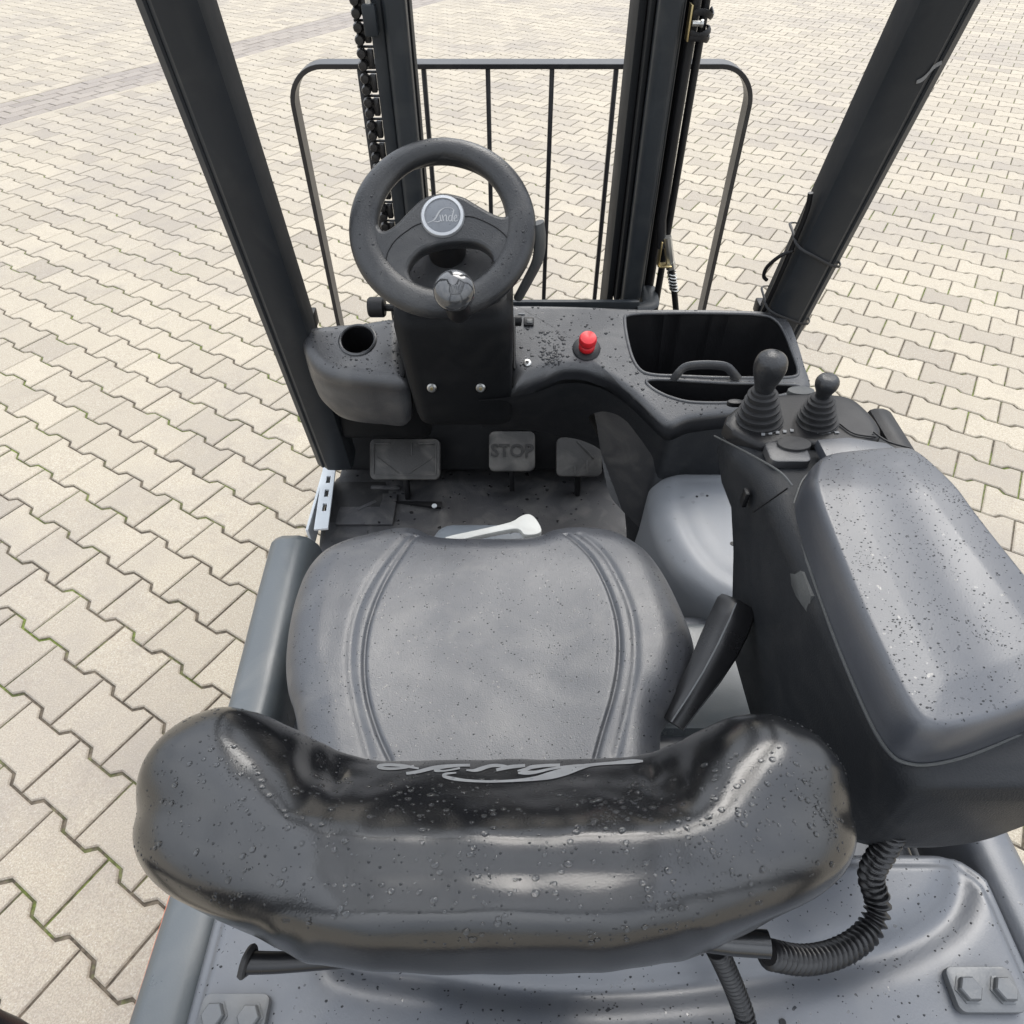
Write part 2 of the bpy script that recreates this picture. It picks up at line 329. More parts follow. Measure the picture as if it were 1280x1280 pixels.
# ================================================================== PAVEMENT
A0 = -.5535; CA, SA = math.cos(A0), math.sin(A0)
U0, V0, PIT, DD = -1.806, -.7609, .1367, .0095
def lat(u, v): return np.array([u * CA + v * SA, u * SA - v * CA])
def inv(x, y): return x * CA + y * SA, x * SA - y * CA
def paver_mat(name, per_object, dim=1.):
    m = bpy.data.materials.new(name); m.use_nodes = True; N = m.node_tree.nodes; L = m.node_tree.links; b = N['Principled BSDF']
    g = N.new('ShaderNodeNewGeometry'); P = g.outputs['Position']
    if per_object: rnd = N.new('ShaderNodeObjectInfo').outputs['Random']
    else: rnd = g.outputs['Random Per Island']
    r = N.new('ShaderNodeValToRGB'); e = r.color_ramp.elements
    e[0].color = (.265, .236, .192, 1); e[1].color = (.410, .366, .284, 1); k = e.new(.12); k.color = (.322, .288, .228, 1); k = e.new(.6); k.color = (.375, .335, .260, 1)
    for q in e: q.color = (q.color[0] * dim, q.color[1] * dim, q.color[2] * dim ** .7, 1)
    L.new(rnd, r.inputs['Fac']); col = r.outputs['Color']
    def noise(s, d, ro=.6):
        n = N.new('ShaderNodeTexNoise'); n.inputs['Scale'].default_value = s; n.inputs['Detail'].default_value = d; n.inputs['Roughness'].default_value = ro; L.new(P, n.inputs['Vector']); return n.outputs['Fac']
    def rng_(v, a, b_, c=0., d=1.):
        q = N.new('ShaderNodeMapRange'); q.inputs[1].default_value = a; q.inputs[2].default_value = b_; q.inputs[3].default_value = c; q.inputs[4].default_value = d; L.new(v, q.inputs[0]); return q.outputs[0]
    def mix(f, c, colr, mode='MIX'):
        q = N.new('ShaderNodeMix'); q.data_type = 'RGBA'; q.blend_type = mode; L.new(f, q.inputs[0]); L.new(c, q.inputs[6]); q.inputs[7].default_value = (*colr, 1); return q.outputs[2]
    grain = noise(260, 3, .75)
    col = mix(rng_(grain, .40, .58, .62, 0), col, (.205, .165, .125))         # dark aggregate grains
    col = mix(rng_(noise(330, 2), .57, .70, 0, .6), col, (.56, .53, .47))    # pale grains
    col = mix(rng_(noise(150, 3), .56, .68, 0, .40), col, (.28, .21, .155))
    col = mix(rng_(noise(.6, 7, .74), .47, .66, 0, .55), col, (.205, .183, .17))  # grey tyre / dirt bloom
    col = mix(rng_(noise(6.5, 6, .75), .54, .74, 0, .48), col, (.225, .195, .165))
    L.new(col, b.inputs['Base Color']); b.inputs['Roughness'].default_value = .8
    bp = N.new('ShaderNodeBump'); bp.inputs['Strength'].default_value = .5; bp.inputs['Distance'].default_value = .002; L.new(grain, bp.inputs['Height']); L.new(bp.outputs[0], b.inputs['Normal'])
    return m
M['paver'] = paver_mat('concrete_paver', True); M['paver_many'] = paver_mat('concrete_paver_field', False)
def joint_mat():
    m = bpy.data.materials.new('joint_sand'); m.use_nodes = True; N = m.node_tree.nodes; L = m.node_tree.links; b = N['Principled BSDF']
    g = N.new('ShaderNodeNewGeometry'); n = N.new('ShaderNodeTexNoise'); n.inputs['Scale'].default_value = 3.2; n.inputs['Detail'].default_value = 6; n.inputs['Roughness'].default_value = .7; L.new(g.outputs['Position'], n.inputs['Vector'])
    n2 = N.new('ShaderNodeTexNoise'); n2.inputs['Scale'].default_value = 80; n2.inputs['Detail'].default_value = 3; L.new(g.outputs['Position'], n2.inputs['Vector'])
    r = N.new('ShaderNodeValToRGB'); e = r.color_ramp.elements; e[0].position = .50; e[0].color = (.100, .082, .060, 1); e[1].position = .60; e[1].color = (.115, .145, .030, 1)
    L.new(n.outputs['Fac'], r.inputs['Fac']); q = N.new('ShaderNodeMix'); q.data_type = 'RGBA'; q.blend_type = 'MULTIPLY'; q.inputs[0].default_value = .8
    rr = N.new('ShaderNodeValToRGB'); rr.color_ramp.elements[0].position = .35; rr.color_ramp.elements[1].position = .65; rr.color_ramp.elements[0].color = (.4, .4, .4, 1); rr.color_ramp.elements[1].color = (1.3, 1.3, 1.3, 1); L.new(n2.outputs['Fac'], rr.inputs['Fac'])
    L.new(r.outputs['Color'], q.inputs[6]); L.new(rr.outputs['Color'], q.inputs[7]); L.new(q.outputs[2], b.inputs['Base Color']); b.inputs['Roughness'].default_value = .95
    return m
M['joint'] = joint_mat()
def far_mat():
    m = mat('distant_paving', (.33, .295, .235), .85, .15, .6, 0); return m
pave = mesh('pavement', [(-9, -4, -.0062), (9, -4, -.0062), (9, 13.5, -.0062), (-9, 13.5, -.0062)], [(0, 1, 2, 3)], M['joint'], kind='structure', sharp=0)
fg = Geo()
for x0, x1, y0, y1 in ((-300, -9, -300, 300), (9, 300, -300, 300), (-9, 9, 13.5, 300), (-9, 9, -300, -4)):
    fg.add([(x0, y0, -.0062), (x1, y0, -.0062), (x1, y1, -.0062), (x0, y1, -.0062)], [(0, 1, 2, 3)])
fg.put('ground', far_mat(), kind='structure', sharp=0)
hp, hm = PIT / 2 + DD, PIT / 2 - DD
half = [(-.1, hp), (-.062, hp), (-.043, hm), (.043, hm), (.062, hp), (.1, hp)]
OUT = np.array([(a, b) for a, b in half] + [(-a, -b) for a, b in half])
def inset(poly, d):
    P = np.array(poly, float); n = len(P); o = []
    for i in range(n):
        a, b, c = P[i - 1], P[i], P[(i + 1) % n]; t1 = (b - a) / np.linalg.norm(b - a); t2 = (c - b) / np.linalg.norm(c - b)
        n1 = np.array([t1[1], -t1[0]]); n2 = np.array([t2[1], -t2[0]]); q = n1 + n2; q /= np.linalg.norm(q); o.append(b + q * d / max(.4, q @ n1))
    return np.array(o)
o1, o2 = inset(OUT, .0028), inset(OUT, .0062)
SV = np.array([(x, y, -.012) for x, y in o1] + [(x, y, -.0032) for x, y in o1] + [(x, y, 0) for x, y in o2])
SF = [(r * 12 + i, r * 12 + 12 + i, r * 12 + 12 + (i + 1) % 12, r * 12 + (i + 1) % 12) for r in (0, 1) for i in range(12)] + [tuple(range(24, 36))[::-1]]
def stone_xform(uc, vc, dz, t1, t2, ang):
    c = lat(uc, vc); ca, sa = math.cos(A0 + ang), math.sin(A0 + ang)
    # local x along u, local y along -v
    x = SV[:, 0] * ca - SV[:, 1] * sa + c[0]; y = SV[:, 0] * sa + SV[:, 1] * ca + c[1]
    return np.stack([x, y, SV[:, 2] + dz + SV[:, 0] * t1 + SV[:, 1] * t2], 1)
BAND0, BAND1 = -6.58, -6.06
cells = []
for L_ in range(-110, 90):
    for k in range(-90, 90):
        uc = U0 + .2 * k + (.1 if L_ % 2 == 1 else 0) + .1; vc = V0 + PIT * (L_ + .5)
        if BAND0 - .08 < uc < BAND1 + .08: continue
        x, y = lat(uc, vc)
        if abs(x) < 8.9 and -3.9 < y < 13.4:
            d = np.array([x, y, -H]); z = d @ FW
            px, py = (640 + FPX * d[0] / z, 640 - FPX * (d @ UP) / z) if z > .1 else (-9e9, 9e9)
            cells.append((uc, vc, z, px, py))
def in_view(px, py):
    if not (-40 < px < 1320 and -20 < py < 1320): return False
    if py < 390: return True
    lf = 385 if py < 670 else 335 - (py - 670) * .27
    rt = 985 + max(0, py - 400) * .8
    return px < lf + 15 or px > rt - 15
cells.sort(key=lambda c: c[2])
near = [c for c in cells if c[2] > .1 and in_view(c[3], c[4])][:300]; nearset = set((c[0], c[1]) for c in near)
sme = bpy.data.meshes.new('paving_stone'); sme.from_pydata([tuple(v) for v in SV], [], SF); sme.materials.append(M['paver']); sme.shade_smooth(); sme.set_sharp_from_angle(angle=math.radians(20))
for uc, vc, *_ in near:
    o = bpy.data.objects.new('paving_stone', sme); COL.objects.link(o); c = lat(uc, vc)
    o.parent = pave; o.location = Vector((c[0], c[1], random.uniform(-.0015, .001))) - WLOC[pave.name]
    o.rotation_euler = (random.gauss(0, .004), random.gauss(0, .004), A0 + random.gauss(0, .004))
AV, AF = [], []; nb = 0; GVs, GFs = [], []; gn = 0
for uc, vc, *_ in cells:
    if (uc, vc) in nearset: continue
    AV.append(stone_xform(uc, vc, random.uniform(-.0015, .001), random.gauss(0, .004), random.gauss(0, .004), random.gauss(0, .004))); AF += [tuple(i + nb for i in f) for f in SF]; nb += 36
# gutter of five courses of slim rectangular blocks crossing the yard, with trimmed stones along both its edges
def block(uc, vc, a_, b_, dz, V, F, n0):
    x, y = lat(uc, vc)
    if not (abs(x) < 8.9 and -3.9 < y < 13.4): return n0
    pts = [(sa * (a_ - i), sb * (b_ - i), zz + dz) for i, zz in ((0, -.012), (0, -.0035), (.004, -.0005)) for sa, sb in ((-1, -1), (1, -1), (1, 1), (-1, 1))]
    V.append(np.array([(x + a * CA + b * SA, y + a * SA - b * CA, c) for a, b, c in pts])); F += [tuple(i + n0 for i in f) for f in [(4, 5, 1, 0), (5, 6, 2, 1), (6, 7, 3, 2), (7, 4, 0, 3), (8, 9, 5, 4), (9, 10, 6, 5), (10, 11, 7, 6), (11, 8, 4, 7), (11, 10, 9, 8)]]
    return n0 + 12
bw, bl = (BAND1 - BAND0) / 5, .2
for j in range(5):
    for k in range(-75, 60): gn = block(BAND0 + bw * (j + .5), bl * (k + .5 * (j % 2)), bw / 2 - .003, .097, random.uniform(-.003, 0), GVs, GFs, gn)
for L_ in range(-110, 90):
    for k in range(-90, 90):
        uc = U0 + .2 * k + (.1 if L_ % 2 == 1 else 0) + .1; vc = V0 + PIT * (L_ + .5)
        if BAND0 - .08 < uc < BAND1 + .08:
            if uc + .1 > BAND1 + .02: nb = block((uc + .1 + BAND1) / 2, vc, (uc + .1 - BAND1) / 2 - .003, hp - .006, 0, AV, AF, nb)
            if uc - .1 < BAND0 - .02: nb = block((uc - .1 + BAND0) / 2, vc, (BAND0 - uc + .1) / 2 - .003, hp - .006, 0, AV, AF, nb)
me = bpy.data.meshes.new('gutter_block'); me.from_pydata(np.vstack(GVs).tolist(), [], GFs)
M['gutter'] = paver_mat('gutter_concrete', False, .64)
link('gutter_block', me, M['gutter'], pave, kind='stuff', sharp=20)
me = bpy.data.meshes.new('paving_stone_field'); me.from_pydata(np.vstack(AV).tolist(), [], AF)
f_ = link('paving_stone_field', me, M['paver_many'], pave, kind='stuff', sharp=20)

# ================================================================== FORKLIFT
root = bpy.data.objects.new('forklift', None); COL.objects.link(root); root.location = (.05, .4, 0); root.empty_display_size = .3; WLOC[root.name] = Vector(root.location)
root['label'] = "dark grey electric forklift with wet black seat, mast and load guard, parked on pale paving"; root['category'] = "forklift"
X1, Y1, Z1 = (1, 0, 0), (0, 1, 0), (0, 0, 1)

# ---- chassis, body sides, wheels
g = Geo(); g.add(*bevbox((.085, .25, .36), (.90, 1.0, .40), .03)); g.add(*bevbox((.085, .80, .25), (.86, .62, .30), .02)); g.add(*bevbox((.05, 1.22, .26), (.80, .16, .36), .03)); g.put('chassis', M['paint'], root)
def side_panel(x, lo, hi):
    return bevbox((x, (lo + hi) / 2, (.60 if x < 0 else .46)), (.03, hi - lo, .30), .012, 3)
g = Geo(); g.add(*side_panel(-.372, -.45, .62)); g.put('side_panel', M['orange'], root, label='orange painted left side panel')
g = Geo(); g.add(*side_panel(.552, -.45, .62)); g.put('side_panel', M['paint'], root, label='dark right side panel')
g = Geo(); g.add(*bevbox((.09, -.42, .52), (.92, .26, .60), .06, 4)); g.put('counterweight', M['paint'], root)
for x, y, r in ((-.36, 1.12, .24), (.47, 1.12, .24), (-.30, -.2, .2), (.46, -.2, .2)):
    wv = [(r * .55, -.07), (r * .95, -.075), (r, -.055), (r, .055), (r * .95, .075), (r * .55, .07)]
    t = Geo().add(*lathe(wv, (x, y, r), X1, 40)).put('wheel', M['rubber'], root)
    Geo().add(*lathe([(r * .5, -.06), (r * .545, -.08), (r * .54, .08), (r * .5, .06)], (x, y, r), X1, 32)).put('rim', M['plate'], t)

# ---- floor and bulkheads
FZ = .47
g = Geo(); g.add(*bevbox((-.07, .93, FZ - .02), (.70, .64, .04), .006)); flo = g.put('floor_plate', M['floor'], root)
rain(flo, 220, .001, .0045, flat=.12, m='speck')
g = Geo(); g.add(*bevbox((-.07, 1.275, .60), (.72, .04, .36), .01)); g.add(*beam((-.07, 1.20, .50), (-.07, 1.27, .62), .70, .03, .006, (0, 1, .5))); g.put('bulkhead', M['dark'], root)
g = Geo(); q = at(470, 640, z=FZ); g.add(*bevbox((q[0] - .02, q[1] + .005, FZ + .004), (.13, .10, .008), .003)); g.put('floor_hatch', M['floor'], root)
Geo().add(*prism([tuple(at(*p, z=FZ + .010)[:2]) for p in [(492, 626), (552, 627), (551, 634), (540, 633)]][::-1], (0, 0, FZ + .010), X1, Y1, .006, 0)).put('hatch_gap', M['black'], root)
Geo().add(*lathe([(0, 0), (.006, 0), (.006, .003), (0, .003)], at(543, 633, z=FZ + .0105), Z1, 14)).put('hatch_stud', M['galv'], root)
g = Geo(); g.add(*bevbox((-.30, 1.16, FZ + .006), (.07, .012, .008), .003)); g.put('floor_rib', M['floor'], root)
Geo().add(*bevbox((-.335, 1.10, FZ + .006), (.05, .01, .008), .003, 2, Matrix.Rotation(.6, 3, 'Z'))).put('floor_rib', M['floor'], root)
# galvanised slotted step strip
a_, b_ = at(414, 574, z=FZ + .05), at(402, 662, z=FZ + .05); d_ = (b_ - a_); Ls = np.linalg.norm(d_); e2 = d_ / Ls; e1 = np.cross(e2, [0, 0, 1.])
e1 = -e1 if e1[0] < 0 else e1
e2n = np.cross([0, 0, 1.], e1)
s0 = 0
loops = [[(-.016, -Ls / 2), (.014, -Ls / 2), (.014, Ls / 2), (-.016, Ls / 2)]]
for k in range(4):
    yy = Ls / 2 - .028 - k * .045; loops.append([(-.004, yy - .012), (.005, yy - .012), (.005, yy + .012), (-.004, yy + .012)])
curve_plate('step_strip', loops, (a_ + b_) / 2, e1, e2n, .002, .0008, M['galv'], root)
g = Geo(); g.add(*bevbox(tuple((a_ + b_) / 2 + np.array([-.021, 0, -.03])), (.006, Ls, .06), .001)); g.put('step_edge', M['galv'], root)
# white handle and grey base before the seat
g = Geo(); g.add(*bevbox((-.045, .70, .745), (.17, .115, .11), .035, 5)); g.put('seat_base', M['grey'], root)
wo = [at(*p, z=.845)[:2] for p in [(556, 671), (600, 661), (638, 652), (650, 645), (661, 642), (670, 648), (677, 661), (672, 667), (656, 668), (650, 662), (640, 661), (604, 668), (575, 674)]]
hw = Geo().add(*prism([tuple(p) for p in catmull(wo, 3, True)][::-1], (0, 0, .845), X1, Y1, .009, .002)).put('seat_adjuster_handle', M['white'], root, label='flat white plastic lever under the front of the seat')
g = Geo()
for k in range(4):
    q = at(630 + k * 9, 667 - k * 1, z=.832); g.add(*tube([q, q + np.array([.010, .012, .003])], .0016, 6)); g.add(*tube([q + np.array([.010, 0, .001]), q + np.array([0, .012, .002])], .0016, 6))
g.put('handle_webbing', M['plate'], hw)
# ---- pedals
def pedal(name, cx, cy, wpx, hpx, y):
    c = at(cx, cy, y=y); dpt = (c - EYE) @ FW; W = wpx * dpt / FPX; Hh = hpx * dpt / FPX * 1.12
    e1 = np.array([1., 0, 0]); e2 = np.array([0, math.sin(math.radians(38)), math.cos(math.radians(38))]); e2 = np.array([0, .72, .69]); e2 /= np.linalg.norm(e2)
    o = Geo().add(*prism(rrect(W, Hh, .014), c, e1, e2, .016, .004)).put(name, M['pedal'], root)
    n = np.cross(e1, e2)
    arm = Geo().add(*beam(c - n * .012 - e2 * Hh * .3, c - n * .05 - e2 * (Hh * .6 + .03), .022, .012, .003, (1, 0, 0))).put('pedal_arm', M['black'], o)
    return o, c, e1, e2, n, W, Hh
def strokes(name, segs, c, e1, e2, n, m, par, wd=.004, hgt=.0035):
    g = Geo()
    for (a0, b0, a1, b1) in segs: g.add(*beam(c + e1 * a0 + e2 * b0 + n * .0005, c + e1 * a1 + e2 * b1 + n * .0005, wd, hgt, .001, n))
    return g.put(name, m, par)
o, c, e1, e2, n, W, Hh = pedal('wide_pedal', 506, 574, 88, 46, 1.16)
strokes('pedal_tread', [(-W * .44, Hh * .38, -W * .2, Hh * .38), (W * .2, Hh * .38, W * .44, Hh * .38), (-W * .44, Hh * .38, -W * .44, -Hh * .38), (-W * .44, -Hh * .38, W * .44, -Hh * .38), (W * .44, -Hh * .38, W * .44, Hh * .38), (-W * .4, Hh * .05, -W * .08, -Hh * .36), (W * .04, -Hh * .36, W * .4, Hh * .05), (W * .1, Hh * .4, W * .1, Hh * .1)], c, e1, e2, n, M['pedal'], o)
o, c, e1, e2, n, W, Hh = pedal('brake_pedal', 640, 564, 58, 45, 1.17)
text('pedal_lettering', 'STOP', .041, c + n * .0012, e1, e2, .0020, M['rubber'], o)
o, c, e1, e2, n, W, Hh = pedal('accelerator_pedal', 724, 571, 57, 44, 1.17)
strokes('pedal_tread', [(-W * .05, Hh * .4, W * .33, -Hh * .05), (-W * .1, -Hh * .45, -W * .1, -Hh * .25), (W * .17, -Hh * .45, W * .17, -Hh * .1)], c, e1, e2, n, M['pedal'], o)

# ---- dashboard: surface sloping towards the driver
DO = np.array([0, 1.1, .97]); TH = math.atan(.4); De1 = np.array([1., 0, 0]); De2 = np.array([0, math.cos(TH), math.sin(TH)]); Dn = np.cross(De1, De2)
def dp(px, py, lift=0.):
    p = atpl(px, py, DO + Dn * lift, Dn) - DO - Dn * lift; return (float(p @ De1), float(p @ De2))
def dpw(px, py, lift=0.): return atpl(px, py, DO + Dn * lift, Dn)
def cutter(pxs, depth, up=.05, sm=3, taper=.86):
    q = np.array(catmull([dp(*p) for p in pxs], sm, True)); c = q.mean(0)
    r1 = [DO + De1 * a + De2 * b + Dn * up for a, b in q]; r0 = [DO + De1 * a + De2 * b for a, b in q]
    r2 = [DO + De1 * a + De2 * b - np.array([0, 0, depth]) for a, b in c + (q - c) * taper]
    return rings([r2, r0, r1])
arch_ = lambda q: (np.clip((-.07 - q[:, 1]) / .03, 0, 1) * np.clip((.25 - q[:, 0]) / .05, 0, 1))[:, None]
outl = catmull([dp(*p) for p in [(638, 384), (645, 381), (720, 382), (800, 385), (900, 386), (968, 389), (985, 398), (996, 420), (1006, 452), (1013, 488), (960, 512), (900, 520), (862, 525), (838, 534), (822, 524), (803, 505), (784, 488), (760, 472), (732, 463), (700, 463), (672, 474), (642, 484), (638, 478)]], 4, True)
vs, fs = pad(outl, dp(722, 426), DO, De1, De2, lambda q: .007 + .020 * np.clip((-.10 - q[:, 1]) / .04, 0, 1) * np.clip((.20 - q[:, 0]) / .05, .2, 1), .006, nr=20, skirt=((1.0, -.010), (lambda q: .99 - .22 * arch_(q), -.028), (lambda q: .955 - .40 * arch_(q), lambda a: -.05 - .205 * sstep(.13, .20, a))), sdir=(0, 0, 1), n_out=240)
dash = Geo().add(vs, fs).put('dashboard', M['dash'], root)
PK1 = [(781, 402), (788, 393), (830, 391), (890, 391), (950, 393), (970, 400), (981, 415), (991, 440), (998, 463), (990, 471), (950, 472), (900, 472), (850, 470), (815, 468), (799, 461), (788, 440)]; pk1 = cutter(PK1, .22)
PK2 = [(808, 476), (830, 474), (900, 478), (985, 480), (1000, 484), (985, 492), (930, 502), (870, 503), (840, 497), (818, 487)]; pk2 = cutter(PK2, .16)
cut(dash, [pk1, pk2])
for pxs in (PK1, PK2):
    Geo().add(*tube([DO + De1 * a + De2 * b - Dn * .0012 for a, b in (lambda q: q + [q[0]])(catmull([dp(*p) for p in pxs], 4, True))], .0034, 8)).put('pocket_rim', M['dash'], dash, sharp=70)
# grab loop between the pockets
q = [dpw(842, 474, .002), dpw(849, 465, .014), dpw(859, 458, .020), dpw(883, 456, .021), dpw(906, 458, .020), dpw(915, 465, .014), dpw(922, 474, .002)]
Geo().add(*tube(catmull(q, 5), (.0038, .008), 10)).put('grab_loop', M['dash'], root)
# fascia below the dash (leg arch and right-hand block)
topc = [(598, 486, .92), (638, 482, .925), (672, 476, .925), (702, 466, .93), (732, 466, .93), (760, 475, .925), (784, 491, .915), (803, 508, .905), (822, 527, .89), (838, 537, .885), (862, 528, .89), (905, 522, .893), (960, 514, .90)]
T3 = [at(a, b, z=c) + np.array([0, -.004, -.020]) for a, b, c in topc]
B3 = [np.array(q) for q in [(-.06, 1.06, .74), (-.01, 1.06, .735), (.05, 1.065, .725), (.10, 1.065, .712), (.145, 1.062, .702), (.185, 1.055, .680), (.218, 1.045, .635), (.238, 1.02, .57), (.249, .985, .51), (.255, .95, .475), (.264, .915, .60), (.30, .905, .74), (.40, .905, .74), (.50, .92, .74)]]
rows = []
Tc, Bc = catmull(T3, 6), catmull(B3, 6)
for t in np.linspace(0, 1, 14):
    row = []
    for a, b in zip(Tc, Bc):
        p = a * (1 - t) + b * t; bul = math.sin(math.pi * min(1, t * 1.0)) * .0
        row.append(p + np.array([0, -bul, 0]))
    rows.append(row)
back = [[p + np.array([0, .03, 0]) for p in r] for r in rows]
vs, fs = rings(rows, False); nn = len(vs); v2, f2 = rings(back, False)
g = Geo().add(vs, fs); g.add(v2, [f[::-1] for f in f2]); g.put('leg_arch_fascia', M['box'], root, sharp=60)
# left pod with cup holder
outl = catmull([dp(*p) for p in [(376, 415), (385, 405), (410, 401), (450, 398), (500, 395), (506, 440), (510, 478), (470, 478), (430, 474), (402, 466), (384, 450), (376, 432)]], 5, True)
vs, fs = pad(outl, dp(450, 432), DO, De1, De2, .026, .024, nr=30, skirt=((1.0, -.012), (.985, -.038), (.94, -.066), (.82, -.086)), sdir=(0, .06, 1), n_out=160)
pod = Geo().add(vs, fs).put('cup_pod', M['dash'], root)
cc = dpw(447, 425, .0)
cut(pod, [lathe([(.025, -.070), (.0285, 0), (.0285, .05)], cc, Dn, 32)], False)
Geo().add(*lathe([(.0290, -.004), (.0290, .0022), (.031, .0035), (.0335, .002), (.0345, -.004), (.0290, -.004)], cc, Dn, 36, False)).put('cup_holder_rim', M['dash'], root)
g = Geo(); g.add(*bevbox((-.27, 1.17, .76), (.20, .12, .20), .02, 3)); g.put('lower_cover', M['dark'], root)
g = Geo(); g.add(*bevbox((-.190, 1.05, .875), (.012, .15, .09), .004)); g.put('pod_seam_panel', M['dark'], root)
rain(pod, 160, .0008, .0022, nz=.8, m='speck'); rain(dash, 420, .0008, .0026, nz=.8, m='speck')
wc_ = dpw(688, 436); rain(dash, 170, .0010, .0030, nz=.8, box=(wc_ - np.array([.022, .034, .05]), wc_ + np.array([.024, .036, .05])), flat=.3, m='speck')
# emergency stop, switch, screw
bc = dpw(733, 436, .0)
Geo().add(*lathe([(.0, -.002), (.024, -.002), (.0245, .0015), (.0225, .003), (.0, .003)], bc, Dn, 36)).put('button_collar', M['black'], root)
eb = Geo().add(*lathe([(.0125, .002), (.0140, .004), (.0140, .011), (.0128, .013), (.0115, .014), (.0115, .017), (.0140, .0185), (.0152, .021), (.0152, .029), (.0135, .0325), (.008, .034), (.0, .0342)], bc, Dn, 32)).put('emergency_stop_button', M['red'], root)
sw = Geo().add(*prism(rrect(.018, .018, .003), dpw(661, 401, .004), De1, De2, .006, .001)).put('key_switch', M['black'], root)
Geo().add(*prism(rrect(.011, .010, .002), dpw(662, 401, .0055), De1, De2, .003, .001)).put('switch_rocker', M['stalk'], sw)
Geo().add(*prism(rrect(.012, .003, .001, 2), dpw(652, 392, .002), De1, De2, .003, .0005)).put('switch_mark', M['print'], root)
sc = Geo().add(*lathe([(.0, .0), (.007, .0), (.007, .0025), (.0055, .0035), (.0, .0035)], dpw(659, 454, .0), Dn, 20)).put('dash_screw', M['zinc'], root)
Geo().add(*lathe([(.0, .003), (.0035, .003), (.0033, .0042), (.0, .0042)], dpw(659, 454, .0), Dn, 6)).put('screw_socket', M['black'], sc)
g = Geo().add(*bevbox(tuple(dpw(643, 430, -.004)), (.004, .11, .012), .001, 1, Matrix.Rotation(TH, 3, 'X'))); g.put('dash_seam', M['black'], root)

# ---- steering column
def crect(x0, x1, y0, y1, z0, z1, r=.03, n=6):                # ring with front (y0,z0) and back (y1,z1)
    pts = rrect(1, 1, r / (x1 - x0), n); o = []
    for a, b in pts: o.append(np.array([x0 + (a + .5) * (x1 - x0), y0 + (b + .5) * (y1 - y0), z0 + (b + .5) * (z1 - z0)]))
    return o
rs = [crect(-.160, -.003, .962, 1.10, .825, .80), crect(-.166, -.001, .955, 1.10, .83, .805), crect(-.170, 0, .948, 1.10, .85, .83), crect(-.176, 0, .935, 1.10, .92, .90), crect(-.181, .001, .922, 1.10, .99, .98), crect(-.184, .002, .914, 1.10, 1.04, 1.03), crect(-.182, .000, .918, 1.10, 1.062, 1.06), crect(-.174, -.008, .935, 1.09, 1.074, 1.07)]
Geo().add(*rings(rs)).put('steering_column', M['dark'], root, sharp=50)
for px in (540, 601):
    p = at(px, 483, y=.936) + np.array([0, -.004, 0])
    s = Geo().add(*lathe([(.0, -.006), (.0075, -.006), (.008, .001), (.006, .0035), (.0, .004)], p, (0, -1, .17), 20)).put('column_screw', M['zinc'], root)
    Geo().add(*lathe([(.0, .003), (.003, .003), (.0028, .0048), (.0, .0048)], p, (0, -1, .17), 6)).put('screw_socket', M['brass'], s)
# wheel frame
WC = np.array([-.0985, .957, 1.182]); Wn = np.array([0, -.629, .777]); Wu = np.array([1., 0, 0]); Wv = np.cross(Wn, Wu)
def wp(u, v, h=0.): return WC + Wu * u + Wv * v + Wn * h
def wpx(px, py, h=0.):
    p = atpl(px, py, WC + Wn * h, Wn) - WC; return float(p @ Wu), float(p @ Wv)
def neck(r0, r1, h0, h1): return lathe([(r0, h0), (r1, h1)], WC, Wn, 28)
Geo().add(*neck(.034, .027, -.20, -.012)).put('column_neck', M['black'], root)
Geo().add(*pad(rrect(.17, .15, .05, 8), (0, 0), WC - Wn * .066 + Wv * -.020, Wu, Wv, .02, .012, nr=12, skirt=((1, -.05), (.97, -.10)), n_out=80)).put('column_top_cover', M['dash'], root)
R_OUT = .1325
sw_ = bpy.data.objects.new('tmp', None)
cir = [np.array(wp(.115 * math.cos(a), .115 * math.sin(a))) for a in np.linspace(0, 2 * math.pi, 97)[:-1]]
rs = []
for a in np.linspace(0, 2 * math.pi, 97)[:-1]:
    low = .5 - .5 * math.sin(a); wd = .0160 + .0045 * low + .003 * abs(math.cos(a)); rad = R_OUT - wd; ht = .0150
    rr = []
    for b in np.linspace(0, 2 * math.pi, 18, endpoint=False):
        ru = rad + wd * math.cos(b); rr.append(wp(ru * math.cos(a), ru * math.sin(a), ht * math.sin(b)))
    rs.append(rr)
rs.append(rs[0]); vs, fs = rings(rs, True, False, False)
wheel = Geo().add(vs, fs).put('steering_wheel', M['wheel'], root, sharp=70)
# spoke pad: disc with upper opening and oval hole
circ = [(.113 * math.cos(a), .113 * math.sin(a)) for a in np.linspace(0, 2 * math.pi, 64, endpoint=False)]
upper = catmull([wpx(*p) for p in [(478, 290), (470, 268), (474, 240), (495, 216), (530, 203), (565, 202), (600, 214), (622, 234), (634, 256), (632, 272), (618, 270), (596, 258), (578, 248), (553, 244), (530, 250), (510, 268), (494, 284)]], 5, True)
ovl = catmull([wpx(*p, h=-.01) for p in [(514, 350), (516, 334), (530, 320), (555, 312), (580, 310), (600, 313), (614, 324), (616, 340), (606, 362), (586, 380), (560, 384), (535, 374)]], 5, True)
curve_plate('spoke_pad', [circ, upper, ovl], WC - Wn * .004, Wu, Wv, .006, .006, M['wheel'], wheel, sharp=60)
pl = catmull([(*wpx(*p),) for p in [(485, 330), (492, 308), (510, 292), (535, 281), (553, 300), (575, 286), (605, 279), (628, 292), (640, 312), (638, 335), (626, 358), (600, 382), (560, 390), (520, 376), (496, 355)]], 5, True)
pl = catmull([(*wpx(*p),) for p in [(484, 330), (492, 308), (510, 292), (530, 282), (580, 274), (605, 280), (628, 294), (640, 312), (638, 335), (626, 358), (600, 382), (560, 392), (520, 378), (496, 355)]], 5, True)
